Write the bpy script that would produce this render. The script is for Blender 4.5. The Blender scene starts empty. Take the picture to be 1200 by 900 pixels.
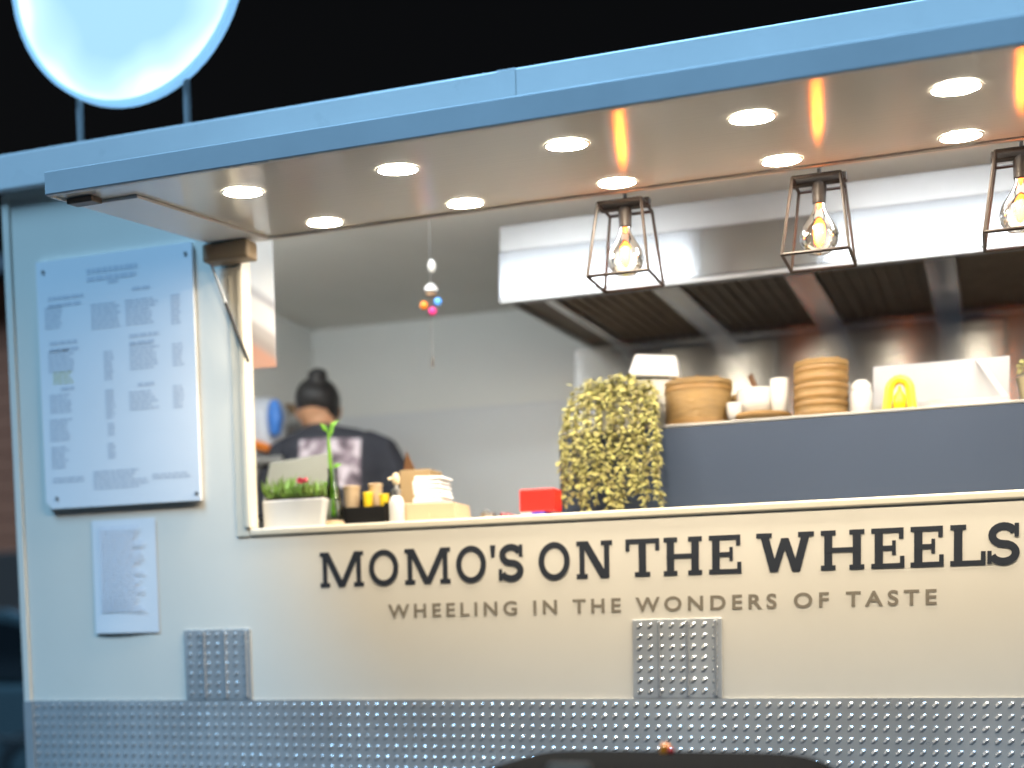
import bpy, bmesh, math, random
import numpy as np
from mathutils import Vector, Matrix
random.seed(7)
rng = np.random.RandomState(5)
sc = bpy.context.scene
C = sc.collection
RAD = math.radians

# ---------------------------------------------------------------- camera
F_PX, PPX, PPY = 1530.23, 641.2, 863.02            # in the photograph's 1200 x 900 pixels
YAW, PITCH, ROLL = .3295, -.0717, -.0176
CAM = Vector((2.7833, -3.2483, 1.1477))
_fw = Vector((-math.sin(YAW)*math.cos(PITCH), math.cos(YAW)*math.cos(PITCH), math.sin(PITCH)))
_r0 = Vector((math.cos(YAW), math.sin(YAW), 0)); _u0 = _r0.cross(_fw)
_r = _r0*math.cos(ROLL)+_u0*math.sin(ROLL); _u = -_r0*math.sin(ROLL)+_u0*math.cos(ROLL)
cd = bpy.data.cameras.new('camera'); cam = bpy.data.objects.new('camera', cd); C.objects.link(cam)
cam.matrix_world = Matrix(((_r.x, _u.x, -_fw.x, CAM.x), (_r.y, _u.y, -_fw.y, CAM.y), (_r.z, _u.z, -_fw.z, CAM.z), (0, 0, 0, 1)))
cd.sensor_width = 36; cd.lens = F_PX/1200*36
cd.shift_x = -(PPX-600)/1200; cd.shift_y = (PPY-450)/1200
cd.clip_start = .05; cd.clip_end = 500
cd.dof.use_dof = True; cd.dof.focus_distance = 2.95; cd.dof.aperture_fstop = 1.1
sc.camera = cam

# ---------------------------------------------------------------- night sky, bluish light from high up on the left
SUN_EL, SUN_AZ = 62, 26          # azimuth to the left of straight in front of the trailer
w = bpy.data.worlds.new('World'); sc.world = w; w.use_nodes = True
nt = w.node_tree; bg = nt.nodes['Background']
sky = nt.nodes.new('ShaderNodeTexSky'); sky.sky_type = 'NISHITA'; sky.sun_disc = False
sky.sun_elevation = RAD(SUN_EL); sky.sun_rotation = RAD(180+SUN_AZ)
hsn = nt.nodes.new('ShaderNodeHueSaturation'); hsn.inputs['Saturation'].default_value = .3
nt.links.new(sky.outputs[0], hsn.inputs['Color']); nt.links.new(hsn.outputs[0], bg.inputs[0]); bg.inputs[1].default_value = .0012
sd = bpy.data.lights.new('sun', 'SUN'); sun = bpy.data.objects.new('sun', sd); C.objects.link(sun)
sd.energy = 5.0; sd.angle = RAD(24); sd.color = (.31, .64, 1.0)
_sdir = Vector((math.cos(RAD(SUN_EL))*math.sin(RAD(SUN_AZ)), math.cos(RAD(SUN_EL))*math.cos(RAD(SUN_AZ)), -math.sin(RAD(SUN_EL))))
sun.rotation_euler = _sdir.to_track_quat('-Z', 'Y').to_euler(); sun.location = (-3, -6, 8)
vs = sc.view_settings; vs.view_transform = 'Standard'; vs.look = 'None'; vs.exposure = 0; vs.gamma = 1; vs.use_curve_mapping = False
sc.cycles.max_bounces = 8; sc.cycles.sample_clamp_indirect = 6; sc.cycles.use_denoising = True
sc.cycles.caustics_reflective = False; sc.cycles.caustics_refractive = False

# ---------------------------------------------------------------- helpers
def ray(px, py): return _fw + _r*((px-PPX)/F_PX) + _u*((PPY-py)/F_PX)
def at(px, py, y=0.):            # photo pixel -> point on the plane parallel to the trailer side at depth y
    d = ray(px, py); return CAM + d*((y-CAM.y)/d.y)
def hexc(r, g, b):
    f = lambda c: ((c/255+.055)/1.055)**2.4 if c > 10 else c/255/12.92
    return (f(r), f(g), f(b))

MATS = {}
def mat(name, col, rough=.5, metal=0., var=.0, vscale=6., bump=0., bscale=60., coat=0., emit=None, estr=0., stretch=(1, 1, 1), rvar=0., aniso=0., sss=0., island=0., spec=.5):
    if name in MATS: return MATS[name]
    m = bpy.data.materials.new(name); m.use_nodes = True; n = m.node_tree.nodes; l = m.node_tree.links
    b = n['Principled BSDF']; b.inputs['Base Color'].default_value = (*col, 1); b.inputs['Roughness'].default_value = rough
    b.inputs['Metallic'].default_value = metal; b.inputs['Specular IOR Level'].default_value = spec; b.inputs['Coat Weight'].default_value = coat
    tc = n.new('ShaderNodeTexCoord'); mp = n.new('ShaderNodeMapping'); mp.inputs['Scale'].default_value = stretch
    l.new(tc.outputs['Object'], mp.inputs[0])
    if var or rvar:
        t = n.new('ShaderNodeTexNoise'); t.inputs['Scale'].default_value = vscale; t.inputs['Detail'].default_value = 6; t.inputs['Roughness'].default_value = .6
        l.new(mp.outputs[0], t.inputs['Vector'])
    if var or island:
        hs = n.new('ShaderNodeHueSaturation'); hs.inputs['Color'].default_value = (*col, 1)
        mr = n.new('ShaderNodeMapRange'); v = max(var, island)
        mr.inputs['From Min'].default_value = .25 if var else 0; mr.inputs['From Max'].default_value = .75 if var else 1
        mr.inputs['To Min'].default_value = 1-v; mr.inputs['To Max'].default_value = 1+v
        if var: l.new(t.outputs['Fac'], mr.inputs[0])
        else:
            g = n.new('ShaderNodeNewGeometry'); l.new(g.outputs['Random Per Island'], mr.inputs[0])
            mh = n.new('ShaderNodeMapRange'); mh.inputs['To Min'].default_value = .485; mh.inputs['To Max'].default_value = .515
            l.new(g.outputs['Random Per Island'], mh.inputs[0]); l.new(mh.outputs[0], hs.inputs['Hue'])
        l.new(mr.outputs[0], hs.inputs['Value']); l.new(hs.outputs[0], b.inputs['Base Color'])
    if rvar:
        mr2 = n.new('ShaderNodeMapRange'); mr2.inputs['From Min'].default_value = .3; mr2.inputs['From Max'].default_value = .7
        mr2.inputs['To Min'].default_value = max(.02, rough-rvar); mr2.inputs['To Max'].default_value = rough+rvar
        l.new(t.outputs['Fac'], mr2.inputs[0]); l.new(mr2.outputs[0], b.inputs['Roughness'])
    if bump:
        t2 = n.new('ShaderNodeTexNoise'); t2.inputs['Scale'].default_value = bscale; t2.inputs['Detail'].default_value = 4
        l.new(mp.outputs[0], t2.inputs['Vector']); bp = n.new('ShaderNodeBump'); bp.inputs['Strength'].default_value = bump; bp.inputs['Distance'].default_value = .01
        l.new(t2.outputs['Fac'], bp.inputs['Height']); l.new(bp.outputs[0], b.inputs['Normal'])
    if aniso:
        b.inputs['Anisotropic'].default_value = aniso
        tg = n.new('ShaderNodeTangent'); tg.direction_type = 'RADIAL'; tg.axis = 'Z'; l.new(tg.outputs[0], b.inputs['Tangent']); b.inputs['Anisotropic Rotation'].default_value = .25
    if emit: b.inputs['Emission Color'].default_value = (*emit, 1); b.inputs['Emission Strength'].default_value = estr
    if sss: b.inputs['Subsurface Weight'].default_value = sss; b.inputs['Subsurface Radius'].default_value = (.01, .005, .003)
    MATS[name] = m; return m

class MB:
    def __init__(s): s.v = []; s.f = []
    def add(s, v, f):
        o = len(s.v); s.v += [tuple(p) for p in v]; s.f += [tuple(i+o for i in q) for q in f]; return s
    def box(s, x0, x1, y0, y1, z0, z1):
        return s.add([(x0, y0, z0), (x1, y0, z0), (x1, y1, z0), (x0, y1, z0), (x0, y0, z1), (x1, y0, z1), (x1, y1, z1), (x0, y1, z1)],
                     [(0, 3, 2, 1), (4, 5, 6, 7), (0, 1, 5, 4), (1, 2, 6, 5), (2, 3, 7, 6), (3, 0, 4, 7)])
    def hexa(s, bot, top):       # two quads, same winding, as seen from above counter-clockwise
        return s.add(list(bot)+list(top), [(0, 3, 2, 1), (4, 5, 6, 7), (0, 1, 5, 4), (1, 2, 6, 5), (2, 3, 7, 6), (3, 0, 4, 7)])
    def quad(s, a, b, c, d): return s.add([a, b, c, d], [(0, 1, 2, 3)])
    def lathe(s, prof, c=(0, 0, 0), n=24, sx=1., sy=1.):
        o = len(s.v); k = len(prof)
        for r, z in prof:
            for i in range(n):
                a = 2*math.pi*i/n; s.v.append((c[0]+r*sx*math.cos(a), c[1]+r*sy*math.sin(a), c[2]+z))
        for j in range(k-1):
            for i in range(n):
                i2 = (i+1) % n; s.f.append((o+j*n+i, o+j*n+i2, o+(j+1)*n+i2, o+(j+1)*n+i))
        if prof[0][0] > 1e-6: s.f.append(tuple(o+i for i in reversed(range(n))))
        if prof[-1][0] > 1e-6: s.f.append(tuple(o+(k-1)*n+i for i in range(n)))
        return s
    def tube(s, pts, r, n=8, cap=True):
        pts = [Vector(p) for p in pts]; rs = r if isinstance(r, (list, tuple)) else [r]*len(pts); o = len(s.v); ref = None
        for i, p in enumerate(pts):
            d = (pts[min(i+1, len(pts)-1)]-pts[max(i-1, 0)]).normalized()
            if ref is None: ref = Vector((0, 0, 1)) if abs(d.z) < .9 else Vector((1, 0, 0))
            a = d.cross(ref).normalized(); b = a.cross(d).normalized(); ref = b if abs(b.dot(d)) < .9 else ref
            for k in range(n):
                t = 2*math.pi*k/n; q = p+(a*math.cos(t)+b*math.sin(t))*rs[i]; s.v.append(tuple(q))
        for i in range(len(pts)-1):
            for k in range(n):
                k2 = (k+1) % n; s.f.append((o+i*n+k, o+(i+1)*n+k, o+(i+1)*n+k2, o+i*n+k2))
        if cap:
            s.f.append(tuple(o+k for k in range(n))); s.f.append(tuple(o+(len(pts)-1)*n+k for k in reversed(range(n))))
        return s
    def ball(s, c, r, n=14, m=9):
        rx, ry, rz = r if isinstance(r, (tuple, list)) else (r, r, r)
        prof = [(max(1e-5, math.sin(math.pi*j/m)), -math.cos(math.pi*j/m)) for j in range(m+1)]
        o = len(s.v)
        for q, z in prof:
            for i in range(n):
                a = 2*math.pi*i/n; s.v.append((c[0]+rx*q*math.cos(a), c[1]+ry*q*math.sin(a), c[2]+rz*z))
        for j in range(m):
            for i in range(n):
                i2 = (i+1) % n; s.f.append((o+j*n+i, o+j*n+i2, o+(j+1)*n+i2, o+(j+1)*n+i))
        return s
    def leaf(s, p, d, up, L, W):
        p = Vector(p); d = Vector(d).normalized(); sd_ = d.cross(Vector(up)); sd_ = sd_.normalized() if sd_.length > 1e-3 else Vector((1, 0, 0)); n_ = sd_.cross(d)
        a, b = p, p+d*L-n_*L*.18; m = p+d*L*.45+n_*L*.06
        return s.add([a, m+sd_*W/2-n_*W*.15, b, m-sd_*W/2-n_*W*.15, m], [(0, 1, 4), (1, 2, 4), (0, 4, 3), (4, 2, 3)])
    def build(s, name, m, parent=None, smooth=False, bevel=0., seg=2):
        me = bpy.data.meshes.new(name); me.from_pydata(s.v, [], s.f); me.update()
        ob = bpy.data.objects.new(name, me); C.objects.link(ob); me.materials.append(m)
        if parent: ob.parent = parent; ob.matrix_parent_inverse = Matrix.Translation(-parent.location)
        if smooth:
            for p in me.polygons: p.use_smooth = True
            md = ob.modifiers.new('es', 'EDGE_SPLIT'); md.split_angle = RAD(42)
        if bevel:
            md = ob.modifiers.new('bv', 'BEVEL'); md.width = bevel; md.segments = seg; md.limit_method = 'ANGLE'; md.angle_limit = RAD(40)
        return ob

def tag(o, label, cat, group=None):
    o['label'] = label; o['category'] = cat
    if group: o['group'] = group
    return o
def thing(name, label, cat, loc=(0, 0, 0), group=None):
    o = bpy.data.objects.new(name, None); C.objects.link(o); o.location = loc; o.empty_display_size = .1
    return tag(o, label, cat, group)
def copy_tree(o, parent=None):
    c = o.copy(); C.objects.link(c)
    if parent: c.parent = parent; c.matrix_parent_inverse = o.matrix_parent_inverse
    for ch in list(o.children): copy_tree(ch, c)
    return c

# ---------------------------------------------------------------- materials
CREAM = mat('cream_panel', (.78, .73, .645), .38, var=.035, vscale=2.2, bump=.012, bscale=3.0, coat=.15, rvar=.08)
TRIMC = mat('cream_trim', (.70, .64, .53), .4, var=.04, vscale=8)
WHITE = mat('white_paint', (.78, .79, .80), .32, var=.04, vscale=3, rvar=.08)
FASC = mat('fascia_grey', (.56, .58, .60), .4, var=.06, vscale=4, rvar=.08)
CANOPY = mat('canopy_lining', (.70, .675, .625), .14, bump=.06, bscale=160, stretch=(.012, 1, 1))
INWALL = mat('interior_panel', (.80, .81, .78), .42, var=.03, vscale=2)
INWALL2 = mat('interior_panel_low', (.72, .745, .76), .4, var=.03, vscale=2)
INCEIL = mat('interior_ceiling', (.80, .78, .72), .45, var=.04, vscale=2)
STEEL = mat('stainless', (.60, .59, .58), .2, metal=1., var=.02, vscale=3, aniso=.92)
STEELD = mat('stainless_dull', (.42, .41, .40), .42, metal=1., var=.08, vscale=4)
HOODS = mat('hood_stainless', (.29, .295, .305), .2, metal=1., var=.03, vscale=3, aniso=.85)
FILTER = mat('grease_filter', (.17, .125, .085), .6, metal=.3, var=.2, vscale=14, bump=.2, bscale=120)
FILTERB = mat('grease_filter_brown', (.25, .175, .11), .6, metal=.3, var=.2, vscale=14, bump=.2, bscale=120)
ALU = mat('tread_aluminium', (.70, .71, .72), .30, metal=.55, var=.3, vscale=1.6, rvar=.14)
ALUB = mat('tread_bump_aluminium', (.78, .78, .79), .27, metal=.7, var=.1, vscale=9)
INK = mat('vinyl_lettering', (.028, .033, .045), .45)
INKG = mat('vinyl_tagline', (.25, .215, .17), .5)
NAVY = mat('navy_laminate', (.026, .040, .073), .55, spec=.3, var=.05, vscale=3, rvar=.05)
BLACK = mat('black_plastic', (.006, .006, .007), .6, spec=.15, var=.15, vscale=20, bump=.03, bscale=300)
BLACKM = mat('black_metal', (.02, .016, .014), .45, metal=.3)
BRONZE = mat('cage_metal', (.022, .015, .012), .5, metal=.2, spec=.3)
BINB = mat('bin_plastic', (.004, .004, .0045), .85, spec=.03, var=.15, vscale=20)
TRAYW = mat('tray_white', (.40, .40, .42), .35)
PAPER = mat('paper', (.80, .81, .84), .55, var=.02, vscale=5, bump=.02, bscale=8)
PRINT = mat('print_grey', (.58, .61, .68), .6)
PRINTY = mat('print_yellow', (.62, .64, .40), .6)
BAMBOO = mat('bamboo', (.25, .15, .05), .5, var=.22, vscale=9, stretch=(1, 1, 9), bump=.5, bscale=45)
BAMBOOD = mat('bamboo_dark', (.22, .12, .035), .5, var=.2, vscale=20)
CERAM = mat('white_ceramic', (.60, .59, .58), .2, coat=.3)
WPLAST = mat('white_plastic', (.56, .56, .57), .35, var=.03)
KRAFT = mat('kraft_board', (.33, .23, .12), .7, var=.08, vscale=12)
KRAFTL = mat('kraft_light', (.50, .37, .24), .7, var=.06, vscale=12)
BROWN = mat('brown_cardboard', (.13, .06, .025), .6, var=.1)
RED = mat('red_plastic', (.75, .02, .015), .35)
YEL = mat('yellow_plastic', (.80, .55, .02), .4, var=.06)
ORANGE = mat('orange_plastic', (.80, .22, .02), .4)
BLUEP = mat('blue_plastic', (.05, .22, .70), .35)
PINK = mat('pink_petal', (.85, .16, .26), .5)
MAG = mat('magenta_bead', (.70, .03, .22), .3)
GREEN = mat('leaf_green', (.11, .20, .025), .45, island=.45)
GREENB = mat('leaf_bright', (.13, .33, .02), .4, island=.25)
VINE = mat('leaf_yellow_green', (.29, .265, .095), .55, island=.5, spec=.25)
STEMM = mat('stem', (.13, .13, .04), .6)
SOIL = mat('soil', (.03, .02, .012), .9, var=.2, vscale=40)
SKIN = mat('skin', (.56, .30, .17), .5, sss=.1, var=.06, vscale=10)
HAIR = mat('hair', (.009, .008, .009), .5, var=.3, vscale=40, stretch=(1, 1, .2), bump=.35, bscale=130)
TROUS = mat('trousers', (.012, .012, .014), .8)
RUBBER = mat('rubber', (.015, .015, .016), .7, bump=.1)
WARM = (1.0, .76, .48)
LAMP = mat('downlight_glow', (1, .9, .75), .5, emit=(1.0, .88, .68), estr=318)
FIL = mat('filament', (1, .6, .2), .5, emit=(1.0, .20, .009), estr=48)
FILC = mat('bulb_neck_glow', (.6, .2, .05), .5, emit=(1.0, .25, .03), estr=3)
LED = mat('led_tube', (1, 1, 1), .5, emit=(.86, .94, 1.0), estr=43)  # glow of the added interior battens

def glass_mat(name, tint=(1, 1, 1), strength=.9):
    m = bpy.data.materials.new(name); m.use_nodes = True; n = m.node_tree.nodes; l = m.node_tree.links; n.clear()
    o = n.new('ShaderNodeOutputMaterial'); mx = n.new('ShaderNodeMixShader'); t = n.new('ShaderNodeBsdfTransparent'); g = n.new('ShaderNodeBsdfGlossy')
    t.inputs[0].default_value = (*tint, 1); g.inputs['Roughness'].default_value = .03
    lw = n.new('ShaderNodeLayerWeight'); lw.inputs[0].default_value = .35
    mu = n.new('ShaderNodeMath'); mu.operation = 'MULTIPLY'; mu.inputs[1].default_value = strength
    l.new(lw.outputs['Fresnel'], mu.inputs[0]); l.new(mu.outputs[0], mx.inputs[0]); l.new(t.outputs[0], mx.inputs[1]); l.new(g.outputs[0], mx.inputs[2]); l.new(mx.outputs[0], o.inputs[0])
    return m
GLASS = glass_mat('bulb_glass', (1.0, .92, .82)); VGLASS = glass_mat('vase_glass', (.9, .95, .92))

# ---------------------------------------------------------------- ground
ASPH = mat('asphalt', (.05, .05, .052), .8, var=.25, vscale=30, bump=.5, bscale=400)
g = MB().quad((-120, -120, 0), (120, -120, 0), (120, 120, 0), (-120, 120, 0)).build('ground', ASPH); g['kind'] = 'structure'

# ---------------------------------------------------------------- the trailer
XR, YB, FLOOR = 4.4, 1.86, .57
OX0, OX1, OZ0, OZ1 = .80, 3.8, 1.4602, 2.276
T = thing('food_trailer', 'cream food trailer with open serving window, lit canopy and tread plate skirt', 'food trailer')
fw_ = MB()
fw_.box(0, OX0, 0, .03, .45, 2.5).box(OX1, XR, 0, .03, .45, 2.5).box(OX0, OX1, 0, .03, .45, OZ0).box(OX0, OX1, 0, .03, OZ1, 2.5)
FRONT = fw_.build('front_wall', CREAM, T)
MB().box(-.004, .022, -.007, -.0005, .45, 2.495).build('corner_trim', CREAM, T, bevel=.003)
MB().box(0, .03, .03, YB, FLOOR, 2.49).build('side_wall', INWALL, T)
MB().box(XR-.03, XR, .03, YB, FLOOR, 2.49).build('side_wall', INWALL, T)
MB().box(.03, XR-.03, 1.81, YB, 2.118, 2.49).build('back_wall_upper_panel', INWALL, T)
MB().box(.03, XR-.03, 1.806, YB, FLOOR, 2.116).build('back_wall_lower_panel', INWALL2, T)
MB().box(.03, XR-.03, .03, 1.81, 2.46+.03, 2.53).build('ceiling', INCEIL, T)
MB().box(0, XR, .03, YB, .47, FLOOR).build('floor', STEELD, T)
MB().box(-.012, XR+.012, -.018, YB+.01, 2.535, 2.59).build('roof', WHITE, T, bevel=.008)
MB().box(-.016, XR+.016, -.03, -.002, 2.497, 2.602).build('roof_trim', WHITE, T, bevel=.006)
for xs in (1.58, 3.1):           # joint covers of the roof trim
    MB().box(xs, xs+.05, -.033, -.0305, 2.499, 2.60).build('trim_joint', WHITE, T, bevel=.001)
for xs in (1.22, 2.44):
    pass
# opening frame and serving ledge
MB().box(.757, .7985, -.004, -.0005, 1.4605, OZ1-.006).build('frame_flange', TRIMC, T, bevel=.002)
MB().box(.786, .8045, -.010, .036, 1.4835, OZ1-.002).build('window_jamb', TRIMC, T, bevel=.004)
MB().box(.7995, OX1+.01, -.0055, .36, 1.4605, 1.482).build('serving_ledge', TRIMC, T, bevel=.005)

# canopy: a top-hinged flap, drooping a little towards its front
def cz(y): return 2.2737+.118*y
CX0, CX1, CY = .735, 3.86, -.70
cm = MB()
t_ = .042
cm.hexa([(CX0, CY, cz(CY)), (CX1, CY, cz(CY)), (CX1, -.012, cz(-.012)), (CX0, -.012, cz(-.012))],
        [(CX0, CY, cz(CY)+t_), (CX1, CY, cz(CY)+t_), (CX1, -.012, cz(-.012)+t_), (CX0, -.012, cz(-.012)+t_)])
CAN = cm.build('canopy', CANOPY, T)
MB().box(CX0-.006, CX1+.006, CY-.016, CY-.001, cz(CY)-.006, cz(CY)+.047).build('canopy_fascia', FASC, CAN, bevel=.003)
def hexs(x0, x1, y0, y1, dz0, dz1):
    return MB().hexa([(x0, y0, cz(y0)+dz0), (x1, y0, cz(y0)+dz0), (x1, y1, cz(y1)+dz0), (x0, y1, cz(y1)+dz0)],
                     [(x0, y0, cz(y0)+dz1), (x1, y0, cz(y0)+dz1), (x1, y1, cz(y1)+dz1), (x0, y1, cz(y1)+dz1)])
hexs(CX0-.008, CX0-.001, CY, -.012, -.006, .046).build('canopy_side_trim', WHITE, CAN, bevel=.002)
hexs(CX0+.002, CX0+.16, -.60, -.02, -.008, -.0006).build('canopy_end_panel', WHITE, CAN, bevel=.002)
hexs(CX0+.004, CX0+.075, -.655, -.615, -.014, -.0006).build('canopy_catch', mat('catch_brown', (.13, .10, .075), .5), CAN, bevel=.003)
MB().box(.72, .865, -.075, -.0195, 2.205, 2.256).build('hinge_bracket', mat('tan_metal', (.20, .15, .10), .5), T, bevel=.008)  # brown block standing in for the shaded area under the hinge
MB().box(CX0, CX1, -.0115, -.001, 2.268, 2.285).build('hinge', STEELD, T)
s0, s1 = at(291, 424, -.02), at(243, 298, -.055)
st = MB().tube([s0, s0.lerp(s1, .55)], .0055).build('gas_strut', BLACKM, T, smooth=True)
MB().tube([s0.lerp(s1, .5), s1], .0035).build('strut_rod', STEELD, st, smooth=True)
# recessed downlights
LX0, LS = 1.11, .3994
nrm = Vector((0, .118, -1)).normalized()
def disc(mb, c, n_, r, seg=24, lift=0.):
    n_ = n_.normalized(); a = n_.orthogonal().normalized(); b = n_.cross(a); c = Vector(c)+n_*lift
    o = len(mb.v); mb.v += [tuple(c+(a*math.cos(2*math.pi*i/seg)+b*math.sin(2*math.pi*i/seg))*r) for i in range(seg)]; mb.f.append(tuple(range(o, o+seg)))
def ring(mb, c, n_, r0, r1, th, seg=24):
    n_ = n_.normalized(); a = n_.orthogonal().normalized(); b = n_.cross(a); c = Vector(c); o = len(mb.v)
    for r_, l_ in ((r0, .0008), (r0, th), (r1, th*.6), (r1, .0008)):
        mb.v += [tuple(c+n_*l_+(a*math.cos(2*math.pi*i/seg)+b*math.sin(2*math.pi*i/seg))*r_) for i in range(seg)]
    for j in range(3):
        for i in range(seg): i2 = (i+1) % seg; mb.f.append((o+j*seg+i, o+(j+1)*seg+i, o+(j+1)*seg+i2, o+j*seg+i2))
for row, yy in enumerate((-.4919, -.0919)):
    for i in range(7):
        x = LX0+LS*i; c = Vector((x, yy, cz(yy)))
        m = MB(); disc(m, c, nrm, .045, lift=.0015); m.build('downlight', LAMP, CAN)
        m = MB(); ring(m, c, nrm, .0446, .05, .0035); m.build('downlight_trim', WHITE, CAN, smooth=True)

# tread plate skirt and two upright tread patches
def lens_rows(x0, x1, z0, z1, y, pitch, jit=0.):
    m = MB(); nx = int((x1-x0)/pitch); nz = int((z1-z0)/pitch)
    for j in range(nz):
        for i in range(nx):
            cx_ = x0+(i+.5)*(x1-x0)/nx; cz_ = z1-(j+.5)*(z1-z0)/nz; a = RAD(45)+random.uniform(-.05, .05)
            L, W, H = pitch*.42, pitch*.24, .0026*random.uniform(.85, 1.1)
            ca, sa = math.cos(a), math.sin(a)
            P = lambda u_, v_, h_: (cx_+u_*ca-v_*sa, y-h_, cz_+u_*sa+v_*ca)
            m.add([P(L, 0, -.0005), P(L*.45, W, -.0005), P(-L*.45, W, -.0005), P(-L, 0, -.0005), P(-L*.45, -W, -.0005), P(L*.45, -W, -.0005), P(L*.42, 0, H), P(-L*.42, 0, H)],
                  [(0, 1, 6), (1, 2, 7, 6), (2, 3, 7), (3, 4, 7), (4, 5, 6, 7), (5, 0, 6)])
    return m
SK = MB().box(-.002, XR+.002, -.006, -.0005, .40, 1.0).build('skirt_plate', ALU, T)
o = lens_rows(.0, XR, .42, .997, -.006, .0283).build('tread_pattern', ALUB, SK, smooth=False); o['kind'] = 'stuff'
MB().box(-.004, .03, -.0095, -.0065, .40, .999).build('skirt_corner_trim', ALU, SK, bevel=.001)
for (a, b) in ((.571, .789), (1.910, 2.141), (3.25, 3.47)):
    pl = MB().box(a, b, -.0055, -.0005, 1.001, 1.2024).build('tread_patch', ALU, T, bevel=.0015)
    o = lens_rows(a+.004, b-.004, 1.004, 1.199, -.0055, .0275).build('tread_pattern', ALUB, pl); o['kind'] = 'stuff'
    if a < 3:
        for q in (.3, .62, .93):
            MB().box(a+(b-a)*q-.004, a+(b-a)*q+.004, -.0092, -.0056, 1.006, 1.197).build('rib', ALUB, pl, bevel=.0018)
# wheels and chassis, under the skirt
for xx in (1.9, 2.75):
    for yy in (.12, 1.58):
        wt = MB()
        for k in range(1): pass
        prof = [(.20, -.1), (.30, -.1), (.325, -.06), (.325, .06), (.30, .1), (.20, .1)]
        n = 28; vv = []; ff = []
        for r_, y_ in prof:
            vv += [(xx+r_*math.cos(2*math.pi*i/n), yy+.1+y_, .325+r_*math.sin(2*math.pi*i/n)) for i in range(n)]
        for j in range(len(prof)-1):
            for i in range(n): ff.append((j*n+i, j*n+(i+1) % n, (j+1)*n+(i+1) % n, (j+1)*n+i))
        wh = MB().add(vv, ff).build('wheel_tyre', RUBBER, T, smooth=True)
        vv = [(xx+r_*math.cos(2*math.pi*i/n), yy+y_, .325+r_*math.sin(2*math.pi*i/n)) for r_, y_ in ((.2, .01), (.19, .03), (.09, .05), (.07, .01), (.001, .008)) for i in range(n)]
        ff = [(j*n+i, j*n+(i+1) % n, (j+1)*n+(i+1) % n, (j+1)*n+i) for j in range(4) for i in range(n)]
        MB().add(vv, ff).build('wheel_rim', STEELD, wh, smooth=True)
MB().box(.1, XR-.1, .3, .38, .36, .47).box(.1, XR-.1, 1.45, 1.53, .36, .47).build('chassis_rail', BLACKM, T)

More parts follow.
